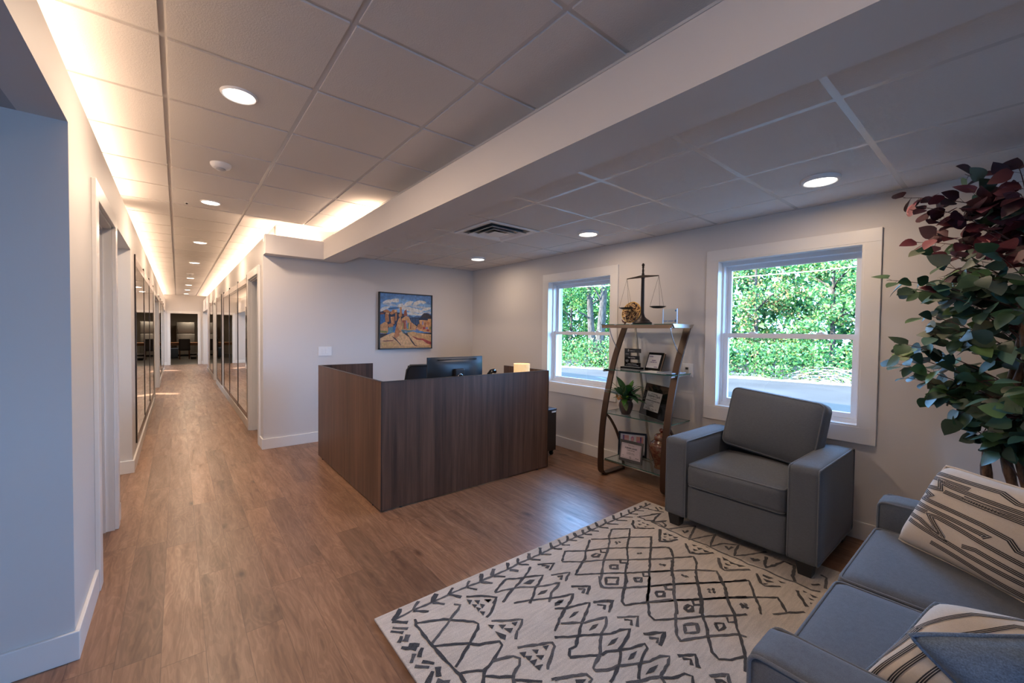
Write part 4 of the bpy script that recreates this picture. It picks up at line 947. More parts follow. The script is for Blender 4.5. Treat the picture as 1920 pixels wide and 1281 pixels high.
# ---- rug
RUG = json.loads('''[[1,[[0.807,1.893],[0.919,1.907],[1.028,1.898],[1.126,1.902],[1.232,1.899],[1.327,1.89],[1.412,1.891]]],[3,[[0.878,1.953],[0.847,1.926],[0.811,1.895]]],[2,[[0.807,1.892],[0.864,1.84]]],[2,[[0.975,1.952],[0.921,1.905]]],[2,[[0.921,1.9],[0.981,1.848]]],[3,[[1.081,1.947],[1.05,1.924],[1.028,1.898]]],[2,[[1.029,1.894],[1.073,1.847]]],[2,[[1.176,1.939],[1.128,1.9]]],[2,[[1.132,1.897],[1.17,1.841]]],[2,[[1.284,1.936],[1.237,1.897]]],[2,[[1.239,1.89],[1.274,1.843]]],[2,[[1.36,1.932],[1.33,1.894]]],[2,[[1.332,1.883],[1.376,1.837]]],[1,[[0.9,1.839],[0.887,1.796],[0.885,1.699],[0.887,1.612],[0.889,1.539],[0.895,1.466],[0.899,1.418],[0.893,1.373]]],[1,[[0.893,1.809],[0.949,1.782],[1.01,1.752],[1.064,1.7],[1.116,1.646],[1.128,1.62],[1.105,1.591],[1.063,1.566],[1.021,1.536],[0.969,1.504],[0.906,1.464]]],[1,[[1.109,1.817],[1.135,1.791],[1.107,1.769],[1.037,1.731],[0.976,1.692],[0.892,1.646]]],[1,[[0.887,1.627],[0.949,1.59],[1.021,1.544],[1.055,1.506],[1.107,1.484],[1.138,1.464],[1.136,1.439],[1.086,1.411],[1.043,1.39],[0.998,1.378],[0.95,1.328]]],[1,[[0.905,1.426],[0.946,1.406],[0.987,1.377]]],[1,[[1.045,1.392],[1.087,1.383],[1.135,1.359],[1.152,1.332],[1.124,1.305],[1.075,1.286],[1.049,1.249]]],[1,[[0.978,1.35],[1.021,1.312],[1.068,1.278]]],[1,[[1.061,1.262],[1.102,1.223],[1.144,1.184]]],[2,[[0.79,1.851],[0.845,1.799]]],[2,[[0.772,1.832],[0.817,1.788]]],[2,[[0.802,1.772],[0.773,1.744]]],[3,[[0.83,1.762],[0.8,1.73]]],[3,[[0.805,1.703],[0.841,1.671]]],[3,[[0.772,1.709],[0.823,1.659]]],[2,[[0.801,1.64],[0.769,1.602]]],[2,[[0.846,1.648],[0.808,1.61]]],[2,[[0.81,1.581],[0.845,1.539]]],[2,[[0.773,1.576],[0.819,1.534]]],[3,[[0.82,1.506],[0.774,1.466]]],[3,[[0.849,1.512],[0.823,1.469]]],[3,[[0.81,1.454],[0.845,1.413]]],[1,[[1.193,1.828],[1.261,1.785],[1.316,1.724],[1.268,1.682],[1.226,1.647],[1.185,1.633]]],[9,[[1.181,1.809],[1.202,1.784],[1.172,1.762]]],[9,[[1.21,1.777],[1.235,1.758],[1.207,1.735]]],[9,[[1.256,1.75],[1.287,1.73],[1.257,1.715]]],[9,[[1.182,1.759],[1.203,1.738],[1.177,1.723]]],[9,[[1.217,1.736],[1.235,1.712],[1.205,1.697]]],[9,[[1.186,1.727],[1.204,1.703],[1.176,1.691]]],[9,[[1.183,1.69],[1.204,1.669],[1.179,1.651]]],[1,[[1.189,1.596],[1.248,1.552],[1.317,1.511],[1.29,1.488],[1.245,1.464],[1.205,1.43]]],[9,[[1.16,1.586],[1.183,1.563],[1.159,1.548]]],[9,[[1.2,1.554],[1.231,1.53],[1.197,1.518]]],[9,[[1.258,1.526],[1.288,1.511],[1.259,1.495]]],[9,[[1.205,1.52],[1.243,1.491],[1.211,1.474]]],[9,[[1.161,1.53],[1.188,1.476],[1.165,1.454],[1.154,1.478]]],[1,[[1.18,1.385],[1.246,1.352],[1.327,1.311],[1.319,1.287],[1.27,1.26],[1.203,1.216]]],[9,[[1.168,1.358],[1.196,1.343],[1.165,1.321]]],[9,[[1.223,1.336],[1.248,1.317],[1.223,1.303]]],[9,[[1.274,1.322],[1.303,1.307],[1.272,1.294]]],[9,[[1.173,1.329],[1.202,1.309],[1.172,1.295]]],[9,[[1.214,1.303],[1.245,1.279],[1.216,1.267]]],[9,[[1.172,1.295],[1.206,1.282],[1.171,1.262]]],[9,[[1.171,1.262],[1.208,1.246],[1.172,1.232]]],[1,[[1.181,1.17],[1.235,1.143]]],[1,[[1.19,1.16],[1.261,1.126],[1.314,1.096],[1.313,1.066],[1.289,1.059]]],[9,[[1.256,1.108],[1.295,1.08],[1.267,1.077],[1.246,1.093]]],[1,[[1.701,1.54],[1.788,1.48],[1.719,1.443]]],[1,[[1.718,1.504],[1.745,1.483],[1.706,1.464]]],[1,[[1.693,1.377],[1.786,1.321],[1.696,1.278]]],[1,[[1.695,1.352],[1.725,1.323],[1.694,1.308]]],[1,[[1.698,1.228],[1.786,1.168],[1.721,1.127]]],[1,[[1.712,1.196],[1.739,1.171],[1.707,1.152]]],[2,[[1.702,1.079],[1.793,1.025],[1.7,0.99]]],[2,[[1.704,1.052],[1.729,1.022],[1.701,1.008]]],[2,[[1.707,0.911],[1.773,0.866],[1.714,0.823]]],[1,[[1.708,0.889],[1.733,0.866],[1.705,0.847]]],[2,[[1.709,0.772],[1.78,0.728],[1.737,0.705]]],[2,[[1.703,0.748],[1.727,0.727],[1.722,0.717]]],[1,[[1.56,1.529],[1.615,1.508],[1.661,1.488],[1.617,1.459],[1.545,1.435],[1.462,1.397],[1.385,1.354]]],[9,[[1.531,1.5],[1.576,1.486],[1.541,1.473],[1.512,1.481]]],[1,[[1.498,1.467],[1.549,1.431],[1.619,1.412],[1.677,1.386],[1.613,1.352],[1.534,1.313],[1.46,1.27],[1.393,1.228],[1.359,1.233],[1.33,1.212],[1.328,1.199],[1.381,1.165],[1.443,1.126]]],[9,[[1.503,1.374],[1.555,1.388],[1.583,1.376],[1.54,1.368]]],[1,[[1.446,1.374],[1.495,1.34],[1.541,1.304],[1.597,1.287],[1.657,1.264],[1.616,1.232],[1.545,1.203],[1.49,1.167],[1.433,1.124],[1.381,1.109],[1.36,1.099],[1.358,1.084],[1.396,1.057],[1.45,1.041],[1.494,1.017],[1.538,0.992],[1.582,0.971],[1.645,0.957],[1.676,0.932],[1.629,0.914],[1.546,0.897],[1.531,0.868]]],[9,[[1.515,1.256],[1.559,1.268],[1.59,1.256],[1.548,1.247]]],[1,[[1.356,1.326],[1.407,1.291],[1.474,1.251],[1.538,1.208],[1.582,1.178],[1.641,1.165],[1.678,1.14],[1.632,1.119],[1.536,1.094],[1.506,1.066],[1.454,1.039],[1.398,1.018],[1.358,1.012]]],[9,[[1.506,1.14],[1.552,1.15],[1.593,1.141],[1.547,1.13]]],[1,[[1.444,1.122],[1.478,1.121],[1.527,1.093],[1.58,1.066],[1.653,1.042],[1.639,1.02],[1.569,1.002],[1.524,0.983],[1.462,0.948]]],[9,[[1.511,1.034],[1.55,1.046],[1.59,1.039],[1.541,1.024]]],[1,[[1.407,0.966],[1.46,0.94],[1.548,0.899]]],[1,[[1.546,0.888],[1.578,0.862],[1.639,0.843],[1.653,0.816],[1.622,0.796]]],[9,[[1.504,0.943],[1.549,0.95],[1.596,0.937],[1.546,0.929]]],[1,[[1.906,1.505],[1.85,1.453],[1.838,1.422],[1.93,1.349],[2.049,1.274],[2.182,1.199],[2.3,1.118],[2.419,1.032],[2.554,0.956]]],[1,[[2.029,1.409],[1.927,1.346],[1.82,1.289],[1.806,1.26],[1.922,1.199],[2.051,1.119],[2.174,1.028],[2.298,0.957],[2.388,0.891]]],[1,[[2.138,1.324],[2.025,1.258],[1.922,1.199],[1.841,1.136],[1.83,1.101],[1.921,1.041],[2.043,0.964],[2.182,0.868],[2.238,0.833]]],[1,[[2.25,1.237],[2.11,1.158],[2.012,1.089],[1.925,1.043],[1.82,0.979],[1.801,0.949],[1.868,0.916],[1.933,0.882],[2.055,0.802],[2.071,0.769]]],[1,[[2.353,1.157],[2.241,1.078],[2.161,1.022],[2.046,0.966],[1.991,0.919],[1.92,0.876],[1.846,0.827],[1.83,0.789],[1.869,0.755],[1.938,0.725]]],[1,[[2.465,1.069],[2.375,0.996],[2.263,0.932],[2.19,0.871],[2.093,0.822],[2.029,0.774],[1.963,0.735],[1.851,0.685]]],[1,[[1.922,1.474],[1.982,1.427],[1.922,1.397],[1.878,1.436],[1.922,1.474]]],[2,[[2.047,1.371],[2.088,1.345],[2.058,1.325],[2.032,1.34],[2.047,1.371]]],[1,[[2.028,1.217],[2.062,1.207],[2.069,1.185],[2.037,1.172],[2.005,1.191],[2.028,1.217]]],[1,[[2.131,1.221],[2.104,1.196],[2.135,1.172]]],[2,[[2.047,1.056],[2.071,1.052],[2.08,1.035],[2.046,1.018],[2.022,1.032],[2.027,1.047],[2.047,1.056]]],[1,[[2.127,1.059],[2.092,1.036],[2.121,1.018]]],[2,[[1.914,0.993],[1.974,0.955],[1.917,0.927],[1.862,0.962],[1.914,0.993]]],[1,[[2.04,0.903],[2.078,0.877],[2.054,0.861],[2.007,0.869],[2.04,0.903]]],[1,[[2.133,0.888],[2.105,0.865],[2.133,0.843]]],[2,[[2.29,1.056],[2.294,1.042]]],[2,[[2.31,1.041],[2.317,1.03]]],[2,[[2.272,1.042],[2.272,1.031]]],[2,[[2.288,1.025],[2.294,1.014]]],[2,[[2.297,0.885],[2.296,0.87]]],[2,[[2.28,0.874],[2.302,0.861]]],[1,[[1.328,1.895],[1.411,1.892],[1.528,1.89],[1.613,1.898],[1.701,1.895],[1.793,1.894],[1.906,1.899],[2.0,1.899],[2.082,1.902],[2.151,1.901],[2.223,1.899],[2.302,1.903],[2.391,1.901],[2.476,1.905],[2.577,1.899],[2.663,1.897],[2.751,1.896],[2.851,1.899],[2.936,1.9],[3.057,1.899]]],[3,[[1.377,1.95],[1.331,1.894]]],[2,[[1.328,1.884],[1.373,1.837]]],[3,[[1.463,1.947],[1.416,1.894]]],[2,[[1.42,1.885],[1.469,1.84]]],[2,[[1.571,1.944],[1.526,1.892]]],[3,[[1.529,1.876],[1.564,1.835]]],[2,[[1.651,1.946],[1.612,1.899]]],[2,[[1.612,1.892],[1.659,1.848]]],[3,[[1.745,1.946],[1.703,1.898]]],[2,[[1.702,1.892],[1.748,1.841]]],[2,[[1.847,1.952],[1.795,1.896]]],[2,[[1.798,1.89],[1.851,1.849]]],[2,[[1.948,1.956],[1.906,1.899]]],[2,[[1.912,1.891],[1.951,1.851]]],[2,[[2.019,1.951],[1.987,1.9]]],[2,[[1.99,1.89],[2.028,1.852]]],[2,[[2.109,1.951],[2.058,1.904]]],[2,[[2.071,1.902],[2.112,1.865]]],[3,[[2.177,1.953],[2.148,1.903]]],[2,[[2.151,1.896],[2.179,1.862]]],[2,[[2.259,1.945],[2.22,1.901]]],[2,[[2.22,1.892],[2.26,1.858]]],[3,[[2.332,1.956],[2.299,1.905]]],[2,[[2.299,1.895],[2.336,1.858]]],[2,[[2.427,1.964],[2.382,1.908]]],[2,[[2.384,1.896],[2.43,1.846]]],[2,[[2.52,1.954],[2.476,1.905]]],[2,[[2.476,1.895],[2.535,1.836]]],[3,[[2.629,1.957],[2.579,1.905]]],[2,[[2.579,1.891],[2.639,1.831]]],[2,[[2.716,1.945],[2.667,1.905]]],[1,[[2.669,1.893],[2.723,1.84]]],[2,[[2.81,1.942],[2.762,1.899]]],[1,[[2.758,1.891],[2.8,1.847]]],[2,[[2.893,1.938],[2.847,1.902]]],[1,[[2.851,1.895],[2.886,1.849]]],[3,[[2.955,1.927],[2.929,1.898]]],[1,[[2.929,1.891],[2.965,1.854]]],[2,[[3.041,1.936],[3.0,1.905]]],[1,[[1.652,1.827],[1.602,1.793],[1.54,1.766],[1.471,1.737],[1.401,1.713],[1.32,1.671]]],[1,[[1.336,1.764],[1.396,1.796],[1.457,1.819],[1.526,1.777],[1.594,1.749],[1.652,1.716],[1.598,1.685],[1.534,1.653],[1.477,1.61],[1.425,1.576]]],[1,[[1.334,1.76],[1.397,1.744],[1.472,1.713],[1.546,1.661],[1.62,1.626],[1.679,1.609],[1.635,1.586],[1.575,1.572],[1.554,1.55],[1.511,1.522]]],[1,[[1.36,1.629],[1.443,1.596],[1.538,1.542],[1.605,1.51],[1.665,1.49],[1.624,1.463],[1.589,1.448]]],[9,[[1.506,1.727],[1.562,1.731],[1.585,1.713],[1.539,1.696]]],[9,[[1.5,1.603],[1.54,1.615],[1.58,1.601],[1.546,1.589]]],[9,[[1.535,1.498],[1.564,1.501],[1.588,1.487],[1.56,1.475]]],[9,[[1.253,1.749],[1.286,1.723],[1.258,1.72]]],[1,[[1.255,1.789],[1.318,1.725],[1.273,1.696]]],[1,[[1.702,1.819],[1.795,1.765],[1.717,1.729]]],[2,[[1.714,1.796],[1.745,1.767],[1.717,1.755]]],[1,[[1.69,1.689],[1.795,1.64],[1.713,1.595]]],[2,[[1.709,1.655],[1.74,1.641],[1.701,1.623]]],[1,[[1.704,1.541],[1.789,1.479],[1.722,1.44]]],[1,[[1.72,1.503],[1.743,1.479],[1.709,1.461]]],[2,[[1.699,1.376],[1.789,1.322],[1.763,1.312]]],[1,[[2.435,1.819],[2.546,1.743],[2.422,1.665],[2.298,1.594],[2.182,1.504],[2.049,1.432],[1.992,1.377],[1.924,1.349],[1.815,1.283]]],[1,[[2.435,1.819],[2.334,1.768],[2.27,1.714],[2.153,1.644],[2.051,1.592],[1.941,1.516],[1.869,1.473],[1.829,1.434],[1.927,1.351],[2.042,1.273],[2.175,1.205]]],[1,[[2.188,1.82],[2.149,1.791],[2.074,1.753],[1.986,1.685],[1.906,1.649],[1.803,1.604],[1.904,1.538],[1.941,1.516],[2.055,1.429],[2.18,1.348],[2.299,1.275]]],[1,[[1.846,1.751],[1.946,1.82],[2.059,1.74],[2.193,1.676],[2.304,1.598],[2.425,1.504],[2.532,1.429],[2.486,1.385]]],[1,[[1.842,1.747],[1.945,1.667],[2.067,1.6],[2.186,1.507],[2.303,1.426],[2.417,1.342]]],[1,[[2.2,1.816],[2.306,1.746],[2.439,1.669],[2.565,1.58],[2.436,1.503],[2.291,1.419],[2.173,1.347],[2.05,1.273],[1.92,1.201]]],[1,[[2.401,1.333],[2.24,1.245]]],[1,[[1.92,1.201],[1.985,1.165],[2.047,1.132]]],[2,[[2.041,1.679],[2.082,1.677],[2.095,1.659],[2.064,1.646],[2.037,1.663],[2.041,1.679]]],[1,[[2.144,1.69],[2.122,1.668],[2.143,1.645]]],[2,[[2.049,1.537],[2.088,1.51],[2.052,1.488],[2.019,1.514],[2.049,1.537]]],[2,[[2.147,1.538],[2.121,1.516],[2.148,1.488]]],[1,[[1.924,1.473],[1.984,1.43],[1.925,1.394],[1.872,1.433],[1.924,1.473]]],[2,[[2.048,1.369],[2.09,1.343],[2.049,1.326],[2.03,1.347],[2.048,1.369]]],[1,[[2.134,1.366],[2.11,1.346],[2.135,1.326]]],[1,[[2.037,1.221],[2.076,1.196],[2.032,1.176],[2.004,1.198],[2.037,1.221]]],[2,[[2.13,1.222],[2.101,1.199],[2.124,1.175]]],[2,[[2.302,1.693],[2.308,1.677]]],[2,[[2.324,1.681],[2.324,1.664]]],[2,[[2.292,1.677],[2.293,1.666]]],[2,[[2.297,1.517],[2.302,1.506]]],[2,[[2.318,1.509],[2.315,1.496]]],[3,[[2.3,1.355],[2.3,1.342]]],[3,[[2.31,1.341],[2.312,1.325]]],[2,[[2.683,1.807],[2.62,1.773],[2.581,1.725],[2.692,1.636]]],[9,[[2.697,1.786],[2.724,1.765],[2.694,1.767]]],[9,[[2.614,1.739],[2.624,1.712],[2.606,1.721]]],[9,[[2.705,1.749],[2.708,1.716],[2.691,1.735]]],[9,[[2.66,1.753],[2.673,1.723],[2.645,1.734]]],[9,[[2.711,1.714],[2.71,1.684],[2.69,1.7]]],[9,[[2.661,1.702],[2.678,1.68],[2.653,1.689]]],[1,[[2.756,1.826],[2.769,1.773],[2.753,1.754],[2.788,1.716],[2.772,1.698],[2.785,1.656],[2.776,1.634],[2.756,1.59],[2.783,1.55]]],[1,[[2.768,1.816],[2.86,1.779],[2.961,1.745],[2.866,1.73],[2.772,1.698],[2.879,1.646]]],[1,[[2.945,1.851],[2.997,1.741]]],[2,[[3.031,1.832],[2.987,1.783]]],[2,[[3.051,1.817],[3.035,1.781]]],[2,[[2.713,1.604],[2.553,1.512],[2.577,1.485],[2.621,1.459]]],[9,[[2.592,1.516],[2.607,1.487],[2.584,1.496]]],[9,[[2.675,1.558],[2.684,1.524],[2.654,1.538]]],[9,[[2.697,1.532],[2.7,1.503],[2.669,1.508]]],[1,[[2.77,1.716],[2.758,1.634],[2.754,1.56],[2.75,1.488],[2.743,1.44],[2.748,1.392],[2.752,1.338],[2.762,1.288],[2.747,1.227],[2.744,1.175],[2.742,1.124],[2.749,1.067],[2.736,1.02],[2.745,0.973],[2.753,0.926],[2.743,0.869],[2.739,0.816],[2.753,0.775],[2.745,0.733],[2.737,0.693],[2.76,0.653]]],[1,[[2.877,1.784],[2.95,1.75],[2.771,1.704],[2.861,1.646]]],[1,[[2.827,1.651],[2.808,1.615],[2.773,1.603]]],[1,[[2.774,1.563],[2.86,1.526],[2.971,1.469],[2.829,1.427],[2.73,1.397],[2.831,1.363],[2.959,1.318],[2.811,1.284],[2.764,1.262],[2.869,1.23],[2.935,1.154],[2.838,1.133],[2.768,1.111],[2.843,1.068],[2.987,1.001]]],[2,[[2.92,0.978],[2.833,0.959],[2.777,0.934],[2.863,0.908],[2.947,0.891],[2.944,0.831],[2.812,0.802],[2.758,0.776]]],[2,[[2.825,1.495],[2.804,1.465],[2.86,1.469]]],[2,[[2.851,1.202],[2.818,1.172],[2.875,1.168]]],[3,[[2.83,1.033],[2.805,1.009],[2.849,0.996]]],[1,[[2.797,0.705],[2.839,0.677]]],[1,[[2.957,0.702],[2.948,0.671],[2.815,0.644]]],[2,[[2.712,1.602],[2.552,1.51],[2.606,1.467],[2.676,1.448]]],[2,[[2.668,1.386],[2.573,1.308],[2.608,1.266],[2.697,1.211]]],[2,[[2.662,1.164],[2.558,1.105],[2.55,1.078],[2.682,0.988]]],[1,[[2.67,0.945],[2.586,0.893],[2.573,0.868],[2.64,0.81]]],[2,[[2.67,0.741],[2.605,0.699],[2.553,0.658]]],[9,[[2.677,1.554],[2.707,1.54],[2.679,1.54]]],[9,[[2.594,1.52],[2.615,1.495],[2.586,1.5]]],[9,[[2.692,1.524],[2.707,1.495],[2.677,1.5]]],[9,[[2.685,1.493],[2.708,1.458],[2.669,1.466]]],[9,[[2.635,1.533],[2.65,1.511],[2.626,1.516]]],[9,[[2.635,1.491],[2.65,1.473],[2.628,1.48]]],[9,[[2.688,1.354],[2.701,1.319],[2.673,1.333]]],[9,[[2.677,1.314],[2.695,1.276],[2.656,1.29]]],[9,[[2.596,1.313],[2.61,1.287],[2.583,1.3]]],[9,[[2.683,1.277],[2.689,1.233],[2.657,1.25]]],[9,[[2.639,1.322],[2.65,1.287],[2.618,1.304]]],[9,[[2.738,1.29],[2.738,1.25],[2.73,1.272]]],[9,[[2.692,1.155],[2.682,1.105],[2.658,1.131]]],[9,[[2.677,1.109],[2.675,1.054],[2.652,1.086]]],[9,[[2.589,1.101],[2.594,1.07],[2.566,1.085]]],[9,[[2.677,1.067],[2.697,1.017],[2.657,1.041]]],[9,[[2.634,1.114],[2.634,1.073],[2.616,1.1]]],[9,[[2.687,0.919],[2.694,0.863],[2.665,0.879],[2.67,0.913]]],[9,[[2.643,0.903],[2.655,0.845],[2.618,0.874]]],[9,[[2.595,0.886],[2.612,0.861],[2.583,0.872]]],[9,[[2.691,0.841],[2.699,0.798],[2.677,0.822]]],[9,[[2.696,0.72],[2.692,0.695],[2.68,0.711]]],[9,[[2.69,0.686],[2.688,0.644],[2.667,0.666]]],[9,[[2.646,0.683],[2.646,0.651],[2.634,0.666]]],[9,[[2.605,0.663],[2.608,0.65],[2.589,0.654]]],[1,[[2.432,1.503],[2.518,1.445],[2.521,1.411],[2.443,1.349],[2.294,1.271],[2.174,1.191],[2.075,1.135],[2.024,1.092],[1.957,1.055]]],[1,[[2.303,1.421],[2.429,1.345],[2.553,1.271],[2.495,1.222],[2.406,1.184],[2.298,1.118],[2.184,1.049],[2.112,1.003],[2.054,0.98]]],[1,[[2.182,1.345],[2.294,1.271],[2.416,1.189],[2.506,1.105],[2.433,1.049],[2.383,1.005],[2.292,0.955],[2.196,0.879]]],[1,[[2.056,1.266],[2.176,1.195],[2.294,1.115],[2.417,1.031],[2.505,0.98],[2.557,0.946],[2.504,0.91],[2.421,0.864],[2.353,0.814],[2.296,0.789]]],[1,[[1.937,1.191],[2.05,1.118],[2.168,1.041],[2.292,0.955],[2.421,0.859],[2.516,0.784],[2.481,0.754],[2.412,0.71],[2.494,0.655]]],[1,[[2.345,0.751],[2.412,0.71]]],[1,[[2.565,1.587],[2.502,1.54]]],[2,[[2.123,1.22],[2.103,1.195],[2.127,1.176]]],[1,[[2.039,1.218],[2.067,1.195],[2.042,1.172],[2.008,1.193],[2.039,1.218]]],[2,[[2.046,1.055],[2.078,1.045],[2.067,1.028],[2.037,1.023],[2.024,1.043],[2.046,1.055]]],[1,[[2.126,1.064],[2.099,1.034],[2.124,1.014]]],[2,[[2.3,1.361],[2.299,1.347]]],[2,[[2.309,1.346],[2.309,1.326]]],[3,[[2.293,1.208],[2.309,1.207]]],[3,[[2.312,1.199],[2.302,1.182]]],[2,[[2.289,1.056],[2.288,1.039]]],[2,[[2.302,1.04],[2.306,1.025]]],[2,[[2.266,1.04],[2.273,1.029]]],[2,[[2.284,1.026],[2.288,1.014]]],[3,[[2.295,0.89],[2.295,0.875]]],[3,[[2.31,0.873],[2.322,0.863]]],[3,[[2.276,0.875],[2.282,0.865]]],[3,[[2.295,0.86],[2.295,0.845]]]]''')
bm = new_bm(); rx0, rx1, ry0, ry1 = .745, 3.09, -1.1, 1.968
box(bm, rx0, rx1, ry0, ry1, .0, .011, .003)
wd = {1: .0140, 2: .0175, 3: .023}
for i, (w, pts) in enumerate(RUG):
    pts = [(min(rx1-.02, max(rx0+.02, a)), b) for a, b in pts]
    if w == 9:
        vs_ = [bm.verts.new((a, b, .0128)) for a, b in pts]
        try: f = bm.faces.new(vs_); f.material_index = 1
        except ValueError: pass
        f.normal_update()
        if f.normal.z < 0: f.normal_flip()
    else: ribbon(bm, pts, wd[w], .0122+.00002*(i % 20), 1 if i % 3 else 2, .42)

rug = mk('area_rug', bm, [M_rug, M_rugd, M_rugm], label='cream wool rug with charcoal tribal line pattern on the plank floor', cat='rug')

# ================================================================ ETAGERE
sh = empty('etagere_shelf', (3.5, 2.27, 0), label='bronze and glass leaning display shelf between the two windows', cat='shelf')
legc = [(3.66, .012), (3.50, .012), (3.36, .014), (3.315, .035), (3.297, .08), (3.296, .20), (3.303, .35), (3.325, .55), (3.365, .75), (3.42, .95), (3.49, 1.16), (3.575, 1.34), (3.655, 1.49)]
def smooth_curve(P, k=4):
    out = []
    for i in range(len(P)-1):
        p0, p1, p2, p3 = [Vector(P[max(0, min(len(P)-1, i+d))]) for d in (-1, 0, 1, 2)]
        for t in range(k):
            t /= k; out.append(.5*((2*p1)+(-p0+p2)*t+(2*p0-5*p1+4*p2-p3)*t*t+(-p0+3*p1-3*p2+p3)*t**3))
    out.append(Vector(P[-1])); return out
for y in (2.615, 1.925):
    bm = new_bm(); tube(bm, [(p.x, y, p.y) for p in smooth_curve(legc)], 0, flat=(.018, .062, (0.001, 1, 0)))
    mk('leg', bm, M_bronze, sh, auto=35)
# flat section: width along y -> rebuild helper orientation handled in tube via up vector
for y0, y1 in ((2.485, 2.25), (1.96, 2.15)):
    bm = new_bm(); tube(bm, [(3.655, y0, 1.49), (3.655, (y0*3+y1)/4, 1.1), (3.655, (y0+y1)/2, .75), (3.655, (y0+3*y1)/4, .38), (3.655, y1, .02)], 0, flat=(.014, .022, (1, 0, 0))); mk('rear_brace', bm, M_nickel, sh)
for y in (2.60, 1.94):
    bm = new_bm(); tube(bm, [(p.x, y, p.y) for p in smooth_curve([(3.345, .62), (3.42, .56), (3.52, .43), (3.60, .27), (3.645, .10), (3.66, .02)])], 0, flat=(.016, .022, (0, 1, 0))); mk('strut', bm, M_bronze, sh)
    bm = new_bm(); tube(bm, [(p.x, y, p.y) for p in smooth_curve([(3.385, 1.50), (3.388, 1.465), (3.43, 1.38), (3.50, 1.29), (3.535, 1.255)])], .0045, 8); mk('support_rod', bm, M_chrome, sh, smooth=True)
for zt, x0, x1, a, b in ((1.068, 3.37, 3.685, 1.90, 2.665), (.632, 3.345, 3.685, 1.90, 2.655), (.176, 3.32, 3.66, 1.955, 2.585)):
    s_ = boxo('glass_shelf', x0, x1, a, b, zt-.008, zt, M_shelfglass, sh)
    bm = new_bm()
    for q in ((x0-.0008, x0, a, b, zt-.008, zt), (x1, x1+.0008, a, b, zt-.008, zt), (x0, x1, a-.0008, a, zt-.008, zt), (x0, x1, b, b+.0008, zt-.008, zt)): box(bm, *q)
    mk('glass_edge', bm, M_glassedge, s_)
    if zt > .3:
        for y in (a+.018, b-.018):
            boxo('shelf_rail', x0-.01, x1+.005, y-.010, y+.010, zt-.026, zt-.009, M_chrome, sh, bev=.002)
bm = new_bm()
for x in (3.335, 3.64): tube(bm, [(x, 1.945, .158), (x, 2.595, .158)], .008, 10)
mk('lower_rail', bm, M_nickel, sh, smooth=True)
bm = new_bm(); tube(bm, [(3.345, 2.66, 1.498), (3.335, 2.45, 1.498), (3.332, 2.27, 1.498), (3.335, 2.10, 1.498), (3.345, 1.90, 1.498)], 0, flat=(.018, .030, (0, 0, 1))); box(bm, 3.67, 3.69, 1.90, 2.66, 1.485, 1.508); mk('top_rail', bm, mat('rail_bronze', (.26, .19, .14), .35, .5), sh)
for y, s in ((2.665, 1), (1.895, -1)):
    bm = new_bm(); vs_ = box(bm, 3.335, 3.70, y-.006, y+.006, 1.486, 1.520)
    for v in vs_:
        if v.co.z < 1.5: v.co.x += .03 if v.co.x < 3.5 else -.03
    mk('end_plate', bm, M_steel, sh)
s_ = boxo('glass_shelf', 3.345, 3.69, 1.902, 2.658, 1.512, 1.520, M_shelfglass, sh)
bm = new_bm(); box(bm, 3.3442, 3.345, 1.902, 2.658, 1.512, 1.520); mk('glass_edge', bm, M_glassedge, s_)
bm = new_bm()
for y in (2.49, 2.32, 2.08): box(bm, 3.328, 3.345, y-.012, y+.012, 1.505, 1.517, .002)
mk('clip', bm, M_chrome, sh)
ZT = 1.5205
# ---- decorated plate on its easel
def plate_mat():
    mt = mat('painted_plate', (.45, .3, .12), .25, coat=.4); k = NT(mt); v = k.coords(scale=(1, 1, 1))
    vo = k.n('ShaderNodeTexVoronoi', Scale=55.0); k.l(v, vo.inputs['Vector']); nn = k.noise(v, 48, 3, .6, 1.2)
    k.l(k.ramp(nn, [(.44, (.02, .012, .010)), (.50, (.16, .05, .03)), (.54, (.62, .42, .18))]), k.b.inputs['Base Color']); return mt
M_plate = plate_mat(); M_rim = mat('plate_rim', (.60, .36, .06), .25, coat=.4)
Mp = Matrix.Translation((3.50, 2.425, ZT+.118)) @ Matrix.Scale(1.03, 4) @ Matrix.Rotation(-PI/2+.26, 4, 'Y')
pl = empty('decorative_plate', (3.50, 2.425, ZT+.118), label='round gold and dark patterned plate on the top glass shelf', cat='plate')
bm = new_bm(); lathe(bm, [(0, -.006), (.05, -.006), (.07, .001), (.101, .010), (.101, .005), (.07, -.006), (.05, -.012), (0, -.012)], (0, 0, 0), 40, M=Matrix.Identity(4))
bm.transform(Mp); mk('dish', bm, M_plate, pl, auto=40)
bm = new_bm(); lathe(bm, [(.099, .0095), (.1035, .0115), (.106, .0085), (.1035, .004), (.099, .005)], (0, 0, 0), 40); bm.transform(Mp); mk('rim', bm, M_rim, pl, smooth=True)
es = empty('plate_stand', (3.520, 2.423, ZT), label='small dark cherry wooden easel holding the patterned plate', cat='stand')
for s in (-1, 1):
    bm = new_bm(); y = 2.423+s*.055
    tube(bm, [(3.500, y+s*.03, ZT+.004), (3.525, y+s*.02, ZT+.035), (3.540, y, ZT+.07), (3.575, y-s*.035, ZT+.155)], [.008, .009, .008, .005], 8); tube(bm, [(3.465, y+s*.035, ZT+.05), (3.472, y+s*.028, ZT+.028), (3.500, y+s*.018, ZT+.018), (3.530, y+s*.016, ZT+.04)], [.004, .007, .008, .008], 8)
    mk('side_piece', bm, M_cherry, es, smooth=True)
